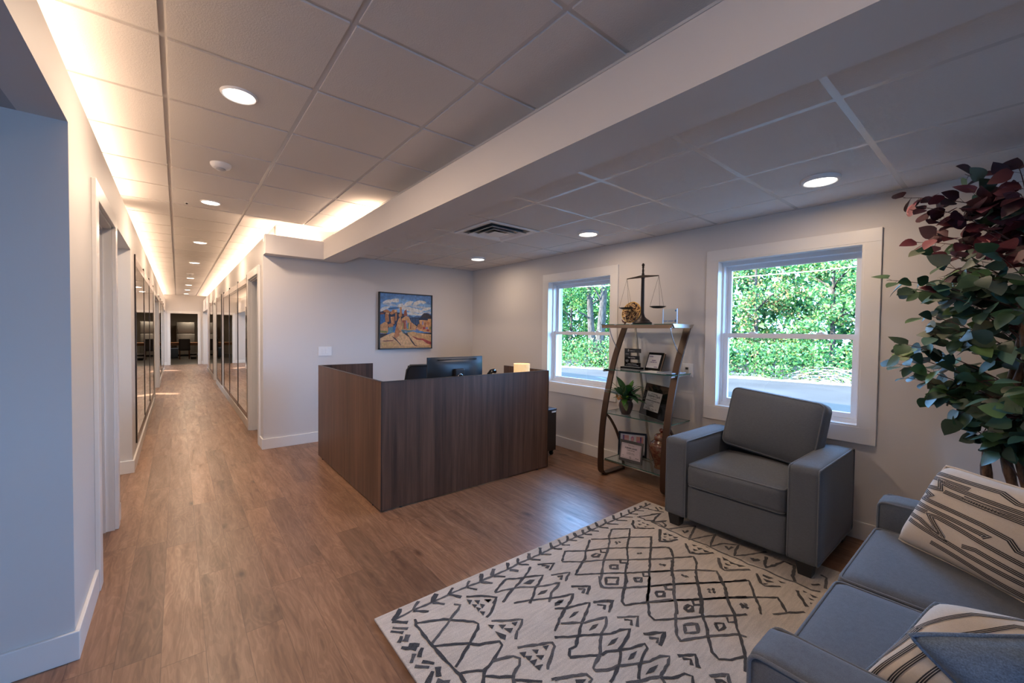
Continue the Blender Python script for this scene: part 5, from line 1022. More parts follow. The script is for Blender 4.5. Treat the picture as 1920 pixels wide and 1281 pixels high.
bm = new_bm(); tube(bm, [(3.540, 2.363, ZT+.06), (3.540, 2.483, ZT+.06)], .005, 8); tube(bm, [(3.568, 2.423, ZT+.14), (3.630, 2.423, ZT+.006)], .005, 8); tube(bm, [(3.570, 2.398, ZT+.14), (3.570, 2.448, ZT+.14)], .005, 8); mk('rear_leg', bm, M_cherry, es, smooth=True)
# ---- balance scale
sc = empty('balance_scale', (3.44, 2.265, ZT), label='dark metal balance scale with two hanging pans on top of the shelf', cat='scale')
sx, sy = 3.44, 2.265
bm = new_bm(); lathe(bm, [(0, 0), (.088, 0), (.092, .012), (.085, .020), (.075, .024), (.070, .034), (.045, .052), (.026, .070), (.020, .09), (0, .09)], (sx, sy, ZT), 36); mk('base', bm, M_iron, sc, auto=35)
bm = new_bm(); lathe(bm, [(.020, .085), (.0165, .11), (.0145, .43), (.017, .435), (.017, .45), (.013, .455), (.013, .475), (.009, .49), (.011, .51), (.008, .525), (.008, .535), (.012, .54), (.008, .547), (.013, .555), (.0135, .566), (.008, .576), (0, .58)], (sx, sy, ZT), 20); mk('column', bm, M_iron, sc, auto=35)
bx = (0.0, 1.0); zB = 1.965
def bp(t): return Vector((sx-.01+.0*t, sy-t*.172, zB))
bm = new_bm()
pr = [(-1, .004), (-.5, .012), (-.12, .020), (.12, .020), (.5, .012), (1, .004)]
top = [bm.verts.new(bp(t)+Vector((-.004, 0, h))) for t, h in pr]; bot = [bm.verts.new(bp(t)+Vector((-.004, 0, -.004))) for t, h in pr]
top2 = [bm.verts.new(bp(t)+Vector((.004, 0, h))) for t, h in pr]; bot2 = [bm.verts.new(bp(t)+Vector((.004, 0, -.004))) for t, h in pr]
for i in range(5):
    for a, b in ((bot, top), (top, top2), (top2, bot2), (bot2, bot)): bm.faces.new((a[i], a[i+1], b[i+1], b[i]))
mk('beam', bm, M_iron, sc)
for s in (-1, 1):
    e = bp(s); pc = Vector((e.x, e.y+(.005 if s > 0 else 0), 1.682))
    bm = new_bm(); lathe(bm, [(0, -.018), (.04, -.015), (.066, -.004), (.074, .002), (.066, 0), (.04, -.010), (0, -.013)], pc, 32); p_ = mk('pan', bm, M_iron, sc, auto=40)
    bm = new_bm()
    for a in (.3, .3+2*PI/3, .3+4*PI/3): tube(bm, [e, pc+Vector((.070*math.cos(a), .070*math.sin(a), .001))], .0011, 5)
    mk('chain', bm, M_iron, sc)
# ---- acrylic award
M_blue = mat('blue_print', (.03, .16, .42), .5)
aw_ = empty('acrylic_award', (3.45, 1.985, ZT), label='clear acrylic award with blue lettering on top of the shelf, right end', cat='award')
bm = new_bm(); box(bm, 3.445, 3.457, 1.918, 2.055, ZT, ZT+.138, .002); mk('block', bm, M_acryl, aw_)
bm = new_bm()
for q in ((3.4435, 3.4585, 2.0535, 2.0565, ZT, ZT+.138), (3.4435, 3.4585, 1.9165, 1.9265, ZT, ZT+.138)): box(bm, *q)
mk('bright_edge', bm, mat('acrylic_edge', (.62, .70, .78), .2), aw_)
bm = new_bm(); text_bm(bm, 'Super Lawyers', frame_M((3.4425, 2.045, ZT+.022), (0, -1, 0), (0, 0, 1)), .021, align='LEFT', bold=.0003, xs=.80); mk('lettering', bm, M_blue, aw_)
bm = new_bm(); box(bm, 3.4422, 3.4432, 1.922, 1.936, ZT+.018, ZT+.034); box(bm, 3.4422, 3.4432, 1.925, 1.931, ZT+.034, ZT+.042); box(bm, 3.4422, 3.4432, 1.922, 1.934, ZT+.112, ZT+.126); mk('emblem', bm, M_blue, aw_)

# ---- second shelf
Z2 = 1.0685
M_wprint = mat('white_print', (.6, .6, .62), .6)
ea = empty('letter_award', (3.56, 2.44, Z2), label='black award shaped like the letter E on the second shelf', cat='award')
y0, w, xE = 2.535, .185, 3.55
bm = new_bm(); zb_ = Z2+.030; H = .180
for q in ((y0-.065, y0, 0, H), (y0-w, y0-.065, H-.040, H), (y0-w+.018, y0-.065, H/2-.020+.002, H/2+.018), (y0-w, y0-.065, 0, .040)): box(bm, xE, xE+.012, q[0], q[1], zb_+q[2], zb_+q[3])
mk('letter', bm, M_blackgloss, ea)
bm = new_bm(); box(bm, xE-.035, xE+.045, y0-w-.012, y0+.024, Z2+.004, Z2+.026, .002); mk('base', bm, M_blackgloss, ea)
bm = new_bm(); box(bm, xE-.037, xE+.047, y0-w-.014, y0+.026, Z2, Z2+.005); box(bm, xE-.02, xE+.03, y0-w-.0, y0+.01, Z2+.026, Z2+.030); mk('base_plate', bm, mat('clear_plate', (.35, .36, .36), .2), ea)
bm = new_bm(); F = lambda y, z: frame_M((xE-.0008, y, zb_+z), (0, -1, 0), (0, 0, 1))
text_bm(bm, 'f', F(y0-.045, H-.032), .034, bold=.0006); text_bm(bm, 'Frontline Law', F(y0-.056, H-.026), .0115, align='LEFT'); text_bm(bm, 'PRESENTED', F(y0-.032, H-.058), .0075); text_bm(bm, 'Clark Law Firm', F(y0-.085, H/2-.005), .0135, bold=.0002)
for i, s_t in enumerate(('Law Firm', 'Excellence', 'Member')): text_bm(bm, s_t, F(y0-.032, .062-.009*i), .0085)
text_bm(bm, 'Excellence in Client Service', F(y0-.092, .024), .0095); text_bm(bm, 'For Outstanding Service to the Community', F(y0-.092, .011), .0085)
mk('lettering', bm, M_wprint, ea)
def slab_from(name, BL, BR, TL, th, mats, label, cat, borders, paper, root=None):
    """framed slab standing on its lower edge. borders=(l,r,b,t) metres"""
    BL, BR, TL = Vector(BL), Vector(BR), Vector(TL); W = (BR-BL).length; Hh = (TL-BL).length
    M = frame_M(BL, BR-BL, TL-BL)   # local z = towards viewer
    root = empty(name, BL, label=label, cat=cat)
    return root, M, W, Hh
# small wood-backed plaque, facing left
r_, M, w_, h_ = slab_from('award_plaque', (3.60, 2.335, Z2+.002), (3.585, 2.165, Z2+.002), (3.668, 2.325, Z2+.178), .03, None, 'small black and wood plaque with white certificate on the second shelf', 'plaque', None, None)
M = frame_M((3.60, 2.335, Z2+.004), (-.015, -.17, 0), (.066, -.012, .176)); w_, h_ = .172, .185
def lb(bm, M, x0, x1, y0, y1, z0, z1, mi=0, bev=0): box(bm, x0, x1, y0, y1, z0, z1, bev, mi, M)
bm = new_bm(); lb(bm, M, 0, w_, 0, h_, -.006, 0); mk('front_board', bm, M_blackgloss, r_)
bm = new_bm(); lb(bm, M, .004, w_-.002, .002, h_-.002, -.026, -.0062); mk('wood_block', bm, mat('pale_wood', (.30, .19, .11), .5), r_)
bm = new_bm(); lb(bm, M, 0, w_, 0, h_, -.032, -.0262); mk('backing', bm, M_blackgloss, r_)
bm = new_bm(); lb(bm, M, .010, w_-.022, .025, h_-.024, .0, .001); mk('certificate', bm, M_paper, r_)
M_purple = mat('purple_print', (.07, .05, .20), .7)
bm = new_bm(); LT = lambda M, x, y: M @ Matrix.Translation((x, y, .0014))
text_bm(bm, 'AWARD', LT(M, .04, h_-.048), .013, bold=.0005); text_bm(bm, 'MEMBER', LT(M, .082, .098), .013, bold=.0004); text_bm(bm, 'CERTIFICATE', LT(M, .082, .080), .013, bold=.0004); text_bm(bm, 'AWARD', LT(M, .12, .032), .011, bold=.0005); mk('lettering', bm, M_purple, r_)
# loose papers
for i, (a, b, rz, l) in enumerate(((3.50, 2.12, .05, 'white papers lying on the second shelf under the small plaque'), (3.50, 1.99, -.12, 'glossy brochure stack at the right end of the second shelf'))):
    bm = new_bm(); box(bm, -.10, .10, -.13+i*.05, .13-i*.05, 0, .004+.006*i, .0005, 0, Matrix.Translation((a, b, Z2+.0003+.0045*i)) @ Matrix.Rotation(rz, 4, 'Z'))
    mk('paper_stack' if i == 0 else 'brochure_stack', bm, [M_paper, mat('gloss_paper', (.40, .46, .55), .15)][i], label=l, cat='papers')
# ---- third shelf: plant
Z3 = .6325; py, pxx = 2.43, 3.44
pp = empty('potted_plant', (pxx, py, Z3), label='small artificial plant in a ribbed brown pot on the third shelf', cat='potted plant')
bm = new_bm(); prof = [(0, 0), (.040, 0), (.044, .006), (.060, .05), (.068, .085), (.066, .110), (.056, .128), (.054, .135), (.062, .142), (.060, .146), (.048, .14), (.045, .12), (0, .12)]
lathe(bm, prof, (0, 0, 0), 48)
for v in bm.verts:
    if .01 < v.co.z < .128:
        a = math.atan2(v.co.y, v.co.x); f = 1+.025*math.cos(16*a); v.co.x *= f; v.co.y *= f
bm.transform(Matrix.Translation((pxx, py, Z3))); mk('pot', bm, mat('brown_pot', (.085, .060, .052), .38, .2), pp, smooth=True)
def leafmat(name, c, c2, rough=.45, tr=.25):
    mt = mat(name, c, rough); k = NT(mt); nn = k.noise(k.world(), 14, 3)
    k.l(k.ramp(nn, [(.35, c), (.65, c2)]), k.b.inputs['Base Color'])
    return mt
M_lf = leafmat('leaf_dark', (.020, .065, .022), (.035, .10, .035)); M_lf2 = leafmat('leaf_bright', (.12, .26, .03), (.20, .34, .05)); M_lf3 = leafmat('leaf_orange', (.55, .14, .03), (.45, .20, .04)); M_lfv = leafmat('leaf_vein', (.22, .32, .16), (.28, .38, .2))
def blade(bm, base, d, up, L, Wd, mi, bend=.5, vein=None, n=7, shape=0, fold=.12):
    """curved leaf from base along d; up = approximate upper normal"""
    d = Vector(d).normalized(); up = Vector(up); s = d.cross(up); s = s.normalized() if s.length > 1e-4 else Vector((1, 0, 0)); nrm = s.cross(d).normalized()
    C, Lf, Rt = [], [], []; p = Vector(base)
    for i in range(n+1):
        t = i/n; ang = bend*t
        dd = (d*math.cos(ang)-nrm*math.sin(ang)); nn_ = (nrm*math.cos(ang)+d*math.sin(ang))
        if i: p = p+dd*(L/n)
        if shape == 0: w = Wd*(math.sin(PI*min(1, t**.75)))**.9
        else: w = Wd*(2.5*math.sqrt(t)*(1-t)+.05*(1-t))
        if i == n: w = .0003
        C.append(bm.verts.new(p)); Lf.append(bm.verts.new(p-s*w+nn_*w*fold)); Rt.append(bm.verts.new(p+s*w+nn_*w*fold))
    for i in range(n):
        for A, B in ((Lf, C), (C, Rt)):
            f = bm.faces.new((A[i], B[i], B[i+1], A[i+1])); f.material_index = mi; f.smooth = True
rnd = random.Random(5)
bm = new_bm(); bm2 = new_bm(); bm3 = new_bm(); top_ = Vector((pxx, py, Z3+.135))
for i in range(34):
    a = rnd.uniform(0, 2*PI); el = rnd.uniform(.15, 1.45); L = rnd.uniform(.12, .23)
    d = Vector((math.cos(a)*math.cos(el), math.sin(a)*math.cos(el), math.sin(el))); b_ = top_+Vector((math.cos(a)*.02, math.sin(a)*.02, rnd.uniform(0, .07)))
    blade(bm, b_, d, (0, 0, 1), L, L*.17, 0 if i % 3 else 1, rnd.uniform(.3, 1.1))
for ty, tz, L in ((2.84, .865, .0), (2.80, .985, .0), (2.30, .83, .0), (2.20, .93, 0)):
    tip = Vector((pxx-.03, ty, tz)); st = top_+Vector((0, 0, .05)); mid = (tip+st)/2+Vector((0, 0, .05))
    tube(bm, [st, mid], .002, 5); blade(bm, mid, tip-mid, (0, 0, 1), (tip-mid).length*1.02, .016, 0, .15)
for dy, dz, L, w in ((-.09, .21, .13, .038), (-.075, .15, .12, .034), (.03, .20, .11, .026), (.07, .18, .12, .024), (-.02, .22, .11, .020)):
    st = top_+Vector((-.02, dy*.35, dz*.35)); d = Vector((-.25, dy*.9, dz)).normalized(); blade(bm, st, d, (-.8, 0, .6), L, w, 0, .25)
    s = d.cross(Vector((-.8, 0, .6))).normalized(); nr = s.cross(d).normalized()
    for q in range(1, 6):
        for sg in (-1, 1):
            c0 = st+d*L*q/6.5+nr*(.003-.0*q)-nr*math.sin(.12*q/6)*L*q/10
            tube(bm3, [c0, c0+(s*sg*w*.75*math.sin(PI*q/6.5)+d*.012)+nr*.004], .0009, 4)
for i in range(12):
    a = rnd.uniform(0, 2*PI); el = rnd.uniform(.1, 1.3); d = Vector((math.cos(a)*math.cos(el), math.sin(a)*math.cos(el), math.sin(el)))
    blade(bm2, top_+d*.015, d, (0, 0, 1), rnd.uniform(.05, .10), .012, 0, .6)
mk('leaves', bm, [M_lf, leafmat('leaf_mid', (.04, .14, .02), (.07, .2, .03))], pp)
mk('young_leaves', bm2, M_lf2, pp); mk('leaf_veins', bm3, M_lfv, pp)
bm = new_bm(); blade(bm, top_+Vector((-.05, -.03, .0)), (-.4, -.4, -.9), (-1, 0, .1), .10, .03, 0, .1, fold=.05); mk('drooping_leaf', bm, leafmat('leaf_olive', (.05, .10, .02), (.08, .13, .03)), pp)
bm = new_bm()
for dy, dz in ((.045, .02), (.02, .035), (.06, .04), (-.01, .02)): blade(bm, top_+Vector((-.045, dy, dz-.02)), (-.5, .3, .8), (-1, 0, .5), .05, .014, 0, 1.2)
mk('orange_leaves', bm, M_lf3, pp)
# ---- black plaque on third shelf
r_ = empty('engraved_plaque', (3.50, 2.19, Z3), label='large glossy black plaque with silver certificate on the third shelf', cat='plaque')
BL, BR, TL = Vector((3.575, 2.372, Z3+.006)), Vector((3.418, 2.010, Z3+.002)), Vector((3.618, 2.318, .945))
M = frame_M(BL, BR-BL, TL-BL); w_, h_ = (BR-BL).length*.985, (TL-BL).length
bm = new_bm(); lb(bm, M, 0, w_, 0, h_, -.012, 0, bev=.002); mk('board', bm, M_blackgloss, r_)
M_silver = mat('silver_plate', (.50, .50, .48), .35, .3)
px_, pw_, pz_, ph_ = w_*.14, w_*.60, h_*.18, h_*.58
bm = new_bm(); lb(bm, M, px_, px_+pw_, pz_, pz_+ph_, .0, .0012); mk('plate', bm, M_silver, r_)
bm = new_bm(); cxp = px_+pw_/2
for s_t, fy, sz, bd in (('IN RECOGNITION OF', .90, .010, 0), ('Suzanne Clark', .76, .034, .0004), ('for outstanding service', .66, .011, 0), ('CONTINUING EXCELLENCE AWARD', .53, .0135, .0005), ('Presented', .45, .010, 0), ('this day', .33, .010, 0), ('with appreciation', .26, .010, 0), ('Chair     President     Director     Clerk', .12, .011, 0), ('Board of Trustees and Members', .06, .009, 0)):
    text_bm(bm, s_t, M @ Matrix.Translation((cxp, pz_+ph_*fy-.005, .0016)), sz, bold=bd)
mk('lettering', bm, M_ink, r_)
bm = new_bm(); lb(bm, M, w_*.42, w_*.58, .0, h_*.62, -.018, -.0125); Ms = M @ Matrix.Translation((0, h_*.60, -.016)) @ Matrix.Rotation(.50, 4, 'X'); lb(bm, Ms, w_*.42, w_*.58, -h_*.62, 0, -.006, 0); mk('easel_back', bm, M_black, r_)
# ---- bottom shelf: framed photographs, certificate, jar
Z4 = .1765
r_ = empty('framed_photographs', (3.60, 2.45, Z4), label='black frame holding three small photographs behind the certificate', cat='picture frame')
BL, BR, TL = Vector((3.525, 2.578, Z4+.002)), Vector((3.655, 2.325, Z4+.002)), Vector((3.555, 2.595, .415))
M = frame_M(BL, BR-BL, TL-BL); w_, h_ = (BR-BL).length, (TL-BL).length
bm = new_bm(); f = .020
for q in ((0, f, 0, h_), (w_-f, w_, 0, h_), (f, w_-f, 0, f), (f, w_-f, h_-f, h_)): lb(bm, M, *q, -.016, 0)
mk('frame', bm, mat('frame_black', (.02, .02, .022), .25, .4), r_)
bm = new_bm(); lb(bm, M, f*.9, w_-f*.9, f*.9, h_-f*.9, -.008, -.006); mk('mat_board', bm, mat('mat_board', (.55, .58, .66), .7), r_)
phm = [mat('photo_pink', (.50, .25, .25), .5), mat('photo_purple', (.10, .07, .25), .5), mat('photo_violet', (.40, .16, .38), .5), mat('photo_skin', (.55, .32, .36), .5)]
bm = new_bm()
def pr2(x0, x1, y0, y1, mi, z=.0): lb(bm, M, x0*w_, x1*w_, y0*h_, y1*h_, -.006+z, -.0055+z, mi)
pr2(.15, .37, .40, .86, 0); pr2(.16, .21, .60, .86, 1, .0006); pr2(.22, .36, .58, .74, 3, .0006); pr2(.63, .87, .16, .84, 0); pr2(.76, .81, .58, .83, 1, .0006); pr2(.65, .80, .50, .66, 2, .0006); pr2(.80, .86, .18, .30, 1, .0006)
for mi, rx, ry, yy in ((2, .058, .11, .72), (3, .042, .075, .70)):
    vs_ = [bm.verts.new(M @ Vector((w_*(.495+rx*math.cos(a*PI/10)), h_*(yy+ry*math.sin(a*PI/10)), -.0052+.0004*(mi == 3)))) for a in range(20)]; fc = bm.faces.new(vs_); fc.material_index = mi
pr2(.44, .55, .45, .60, 2)
mk('photographs', bm, phm, r_)
r_ = empty('framed_certificate', (3.42, 2.35, Z4), label='small dark-matted certificate leaning on the bottom glass shelf', cat='picture frame')
BL, BR, TL = Vector((3.392, 2.470, Z4+.002)), Vector((3.408, 2.222, Z4+.002)), Vector((3.452, 2.492, .372))
M = frame_M(BL, BR-BL, TL-BL); w_, h_ = (BR-BL).length, (TL-BL).length
bm = new_bm(); lb(bm, M, 0, w_, 0, h_, -.010, 0, bev=.001); mk('board', bm, mat('dark_board', (.055, .055, .06), .5), r_)
bm = new_bm(); lb(bm, M, .017, w_-.017, .028, h_-.028, 0, .001); mk('certificate', bm, mat('pink_paper', (.62, .54, .58), .6), r_)
bm = new_bm(); a0, a1, b0, b1 = .024, w_-.024, .036, h_-.036
for q in ((a0, a1, b0, b0+.0018), (a0, a1, b1-.0018, b1), (a0, a0+.0018, b0, b1), (a1-.0018, a1, b0, b1)): lb(bm, M, *q, .001, .0014)
for s_t, fy, sz, bd in (('Business Council', .76, .0095, .0001), ('BUSINESS LEADER', .62, .0165, .0006), ('CLARK LAW FIRM', .53, .0105, .0002), ('in recognition of service', .42, .008, 0), ('to the business community', .37, .008, 0), ('awarded', .25, .007, 0), ('2018', .19, .009, .0002)):
    text_bm(bm, s_t, M @ Matrix.Translation((w_/2, h_*fy, .0014)), sz, bold=bd)
text_bm(bm, 'Chair', M @ Matrix.Translation((.045, h_*.26, .0014)), .009); text_bm(bm, 'Director', M @ Matrix.Translation((w_-.05, h_*.22, .0014)), .010, bold=.0003)
mk('lettering', bm, M_ink, r_)
bm = new_bm(); lb(bm, M @ Matrix.Rotation(.0, 4, 'X'), w_*.4, w_*.6, 0, h_*.6, -.014, -.0102); mk('easel_back', bm, M_black, r_)
# ginger jar
jr = empty('ginger_jar', (3.50, 2.075, Z4), label='mottled brown ceramic ginger jar with lid on the bottom shelf', cat='jar')
mt = mat('brown_ceramic', (.25, .12, .07), .22, coat=.3); k = NT(mt); nn = k.noise(k.world((1, 1, 1.6)), 14, 5, .6, 1.5); k.l(k.ramp(nn, [(.35, (.07, .016, .012)), (.47, (.13, .045, .026)), (.58, (.17, .10, .055)), (.7, (.12, .095, .06))]), k.b.inputs['Base Color'])
bm = new_bm(); lathe(bm, [(0, 0), (.058, 0), (.060, .008), (.056, .025), (.066, .06), (.092, .12), (.105, .165), (.108, .20), (.098, .235), (.075, .255), (.062, .262), (.060, .27), (0, .27)], (3.50, 2.075, Z4), 40); mk('body', bm, mt, jr, auto=50)
bm = new_bm(); lathe(bm, [(.063, .262), (.066, .272), (.063, .30), (.045, .318), (.020, .326), (.010, .330), (0, .33)], (3.50, 2.075, Z4), 32); ld = mk('lid', bm, mt, jr, auto=50)
bm = new_bm(); lathe(bm, [(.008, .328), (.012, .334), (.0215, .350), (.0175, .365), (.006, .372), (0, .372)], (3.50, 2.075, Z4), 20); mk('knob', bm, mat('red_ceramic', (.16, .03, .02), .2, coat=.4), ld, smooth=True)

# ================================================================ ARTIFICIAL TREE
tr = empty('ficus_tree', (3.28, -.05, 0), label='tall artificial ficus with green and burgundy leaves in the right corner', cat='tree')
mt = mat('bark', (.15, .08, .045), .8); k = NT(mt); nn = k.noise(k.world((30, 30, 9)), 1.5, 5); k.l(k.ramp(nn, [(.35, (.06, .03, .018)), (.6, (.22, .125, .07))]), k.b.inputs['Base Color']); k.bump(nn, .6, .01); M_bark = mt
bm = new_bm(); lathe(bm, [(0, 0), (.13, 0), (.17, .28), (.155, .28), (.15, .25), (0, .25)], (3.28, -.05, 0), 32); mk('basket', bm, mat('wicker', (.16, .09, .05), .8), tr, auto=40)
bm = new_bm(); lathe(bm, [(0, .255), (.148, .252)], (3.28, -.05, 0), 24); mk('moss', bm, mat('moss', (.06, .08, .03), 1), tr)
trunks = [[(3.30, .00, .25), (3.31, .05, .50), (3.29, .085, .72), (3.28, .082, .88), (3.30, .03, 1.15), (3.26, -.02, 1.5), (3.28, -.06, 1.9)],
          [(3.27, -.07, .25), (3.29, -.04, .50), (3.29, .01, .75), (3.27, .035, .92), (3.22, .0, 1.2), (3.24, -.1, 1.7), (3.2, -.12, 2.1)],
          [(3.25, -.10, .25), (3.23, -.08, .55), (3.25, -.03, .80), (3.20, -.05, 1.1), (3.16, -.02, 1.45), (3.18, -.05, 1.75)]]
for t_ in trunks:
    P = smooth_curve([tuple(p) for p in t_], 4) if len(t_[0]) == 3 else t_
    bm = new_bm(); n_ = len(P); tube(bm, P, [.026-.016*i/n_+.003*math.sin(i*1.7) for i in range(n_)], 9); mk('trunk', bm, M_bark, tr, smooth=True)
M_twig = mat('twig', (.09, .04, .03), .7)
gm = [leafmat('fig_green', (.030, .075, .032), (.05, .11, .045), .5), leafmat('fig_dark', (.018, .042, .024), (.028, .06, .03), .5), leafmat('fig_light', (.10, .19, .055), (.13, .23, .07), .5), leafmat('fig_grey', (.12, .14, .09), (.15, .17, .11), .6), leafmat('fig_teal', (.04, .12, .10), (.06, .16, .12), .45)]
rm_ = [leafmat('fig_burgundy', (.075, .014, .020), (.12, .022, .030), .5), leafmat('fig_wine', (.035, .008, .014), (.06, .013, .02), .5), leafmat('fig_rose', (.22, .045, .06), (.28, .07, .08), .5)]
bg_, br_, bt_ = new_bm(), new_bm(), new_bm(); rnd = random.Random(21)
def fleaf(bmx, p, d, up, L, mi): blade(bmx, p, d, up, L, L*.40, mi, rnd.uniform(-.1, .5), n=6, shape=1, fold=.15)
def spray(start, end, n, red, L0=.092):
    start, end = Vector(start), Vector(end); mid = (start+end)/2+Vector((0, 0, .10*(end-start).length+.02))
    P = [start*(1-t)**2+mid*2*t*(1-t)+end*t*t for t in [i/8 for i in range(9)]]
    tube(bt_, P, [.0035-.0022*i/8 for i in range(9)], 5)
    for i in range(n):
        t = .30+.70*(i+rnd.random()*.6)/n; t = min(1, t); p = start*(1-t)**2+mid*2*t*(1-t)+end*t*t
        dr = (end-start).normalized(); sd = dr.cross(Vector((0, 0, 1))).normalized()*(1 if i % 2 else -1)
        d = (dr*rnd.uniform(.2, 1.0)+sd*rnd.uniform(.2, 1.0)+Vector((0, 0, rnd.uniform(-1.0, .15)))).normalized()
        q = p+d*.022+Vector((0, 0, rnd.uniform(-.01, .02))); tube(bt_, [p, q], .0009, 4)
        up = Vector((-.75, .25, .55))+Vector((rnd.uniform(-.6, .6), rnd.uniform(-.6, .6), rnd.uniform(-.4, .4)))
        L = L0*rnd.uniform(.75, 1.15)
        if q.x+d.x*L > 3.715: q.x = 3.66-.03; d.x = -abs(d.x)*.3
        if red > rnd.random(): fleaf(br_, q, d, up, L, rnd.choice((0, 0, 0, 0, 1, 1, 1, 2)))
        else: fleaf(bg_, q, d, up, L, rnd.choice((0, 0, 0, 0, 0, 1, 1, 1, 1, 2, 3, 4)))
def PX(y, z, x=3.2): return (x, y, z)
for y, z, x, n, red in ((.43, 2.22, 3.2, 15, 1), (.37, 2.14, 3.1, 10, 1), (.33, 2.08, 3.2, 12, 1), (.30, 1.98, 3.15, 13, .8), (.16, 2.16, 3.15, 11, .9), (.36, 1.92, 3.25, 9, .5), (.49, 1.76, 3.2, 12, 0), (.40, 1.70, 3.1, 10, 0), (.20, 2.30, 3.25, 6, .7), (.08, 2.31, 3.3, 6, 1), (.02, 2.25, 3.1, 7, 1),
                        (.45, 1.40, 3.2, 12, 0), (.47, 1.28, 3.25, 12, 0), (.42, 1.33, 3.1, 10, 0), (.38, 1.20, 3.2, 11, 0), (.30, 1.10, 3.15, 10, 0), (.27, 1.50, 3.05, 10, .1), (.35, 1.56, 3.2, 11, 0), (.19, 1.02, 3.15, 9, .1), (.11, .92, 3.15, 8, .2), (.03, .87, 3.1, 8, .1), (-.05, .86, 3.15, 7, .1), (.40, 2.0, 3.45, 7, .3), (.30, 1.78, 3.5, 8, .1)):
    spray((3.25, -.05+.1*rnd.random(), z-.22 if z > 1.1 else z+.12), (x, y, z), n, red)
for i in range(125):
    a = rnd.uniform(0, 2*PI); z = rnd.uniform(.95, 2.15); q = (z-1.52)/.72; rr = math.sqrt(max(.12, 1-q*q))
    if math.sin(a) > .1: rr *= .86
    e = (min(3.64, 3.2+.46*rr*math.cos(a)*rnd.uniform(.6, 1)), -.07+.50*rr*math.sin(a)*rnd.uniform(.6, 1), z)
    spray((3.25+rnd.uniform(-.05, .05), -.07+rnd.uniform(-.05, .05), z-rnd.uniform(.1, .3)), e, rnd.randint(8, 11), .85 if z > 1.93 else (.35 if z > 1.8 else .02))
mk('green_leaves', bg_, gm, tr); mk('burgundy_leaves', br_, rm_, tr); mk('twigs', bt_, M_twig, tr)

# ================================================================ OUTSIDE
M_asph = mat('asphalt', (.115, .115, .118), .95, spec=.05); k = NT(M_asph); nn = k.noise(k.world(), 40, 4); n2 = k.noise(k.world(), .5, 3)
k.l(k.ramp(k.math('ADD', k.math('MULTIPLY', nn, .4), k.math('MULTIPLY', n2, .6)), [(.35, (.040, .030, .024)), (.65, (.060, .046, .037))]), k.b.inputs['Base Color']); k.bump(nn, .3, .01)
G = -.32
bm = new_bm(); box(bm, 4.0, 60, -40, 60, G-.2, G); mk('ground', bm, M_asph, kind='structure')
M_gnd = mat('litter', (.42, .26, .14), .95); k = NT(M_gnd); nn = k.noise(k.world(), 12, 5); k.l(k.ramp(nn, [(.35, (.08, .05, .025)), (.55, (.28, .19, .11)), (.7, (.36, .27, .18))]), k.b.inputs['Base Color'])
def hx(y): return 18.7-(y-3.5)*.31      # foot of the green bank
bm = new_bm(); vs_ = []
ys = [-14+i*1.2 for i in range(36)]; r1 = random.Random(3)
A = [bm.verts.new((hx(y)-.5+r1.uniform(-.15, .15), y, G+.004)) for y in ys]; B = [bm.verts.new((hx(y)+2.6, y, G+.004)) for y in ys]; Cc = [bm.verts.new((hx(y)+.6, y, G+.05)) for y in ys]
for i in range(len(ys)-1): bm.faces.new((A[i], Cc[i], Cc[i+1], A[i+1])); bm.faces.new((Cc[i], B[i], B[i+1], Cc[i+1]))
mk('leaf_litter', bm, M_gnd, kind='stuff', label='strip of tan fallen leaves between asphalt and hedge', cat='leaf litter')
def fol(name, c, tr=.35):
    c = tuple(min(.8, q*r) for q, r in zip(c, (.74, .74, .62)))
    mt = bpy.data.materials.new(name); mt.use_nodes = True; t = mt.node_tree; t.nodes.clear()
    o = t.nodes.new('ShaderNodeOutputMaterial'); mx = t.nodes.new('ShaderNodeMixShader'); d = t.nodes.new('ShaderNodeBsdfDiffuse'); l = t.nodes.new('ShaderNodeBsdfTranslucent')
    d.inputs[0].default_value = (*c, 1); l.inputs[0].default_value = (c[0]*1.1, c[1]*1.1, c[2]*.6, 1); mx.inputs[0].default_value = tr
    t.links.new(d.outputs[0], mx.inputs[1]); t.links.new(l.outputs[0], mx.inputs[2]); t.links.new(mx.outputs[0], o.inputs[0]); return mt
FM = [fol('fol_green', (.070, .17, .060)), fol('fol_bright', (.13, .27, .095)), fol('fol_deep', (.022, .075, .038)), fol('fol_yellow', (.24, .27, .09)), fol('fol_orange', (.34, .20, .12)), fol('fol_pale', (.20, .31, .16))]
M_tbark = mat('outdoor_bark', (.16, .14, .12), .95, spec=.05); k = NT(M_tbark); nn = k.noise(k.world((8, 8, 2)), 2, 4); k.l(k.ramp(nn, [(.35, (.025, .02, .016)), (.65, (.07, .056, .044))]), k.b.inputs['Base Color'])
def leafq(bm, p, s, rnd, mi):
    a = Vector((rnd.gauss(0, 1), rnd.gauss(0, 1), rnd.gauss(0, 1))).normalized(); b = a.orthogonal().normalized()
    b = (b*math.cos(rnd.uniform(0, 6.28))+a.cross(b)*math.sin(rnd.uniform(0, 6.28))).normalized()
    c = a.cross(b)
    vs_ = [bm.verts.new(p+b*s), bm.verts.new(p+c*s*.55+a*s*.12), bm.verts.new(p-b*s), bm.verts.new(p-c*s*.55+a*s*.12)]
    f = bm.faces.new(vs_); f.material_index = mi
def cloud(bm, c, r, n, s, rnd, weights, shell=.55):
    for _ in range(n):
        d = Vector((rnd.gauss(0, 1), rnd.gauss(0, 1), rnd.gauss(0, 1))).normalized(); q = shell+(1-shell)*rnd.random()
        leafq(bm, Vector(c)+Vector((d.x*r[0], d.y*r[1], d.z*r[2]))*q, s*rnd.uniform(.7, 1.4), rnd, rnd.choices(range(6), weights)[0])
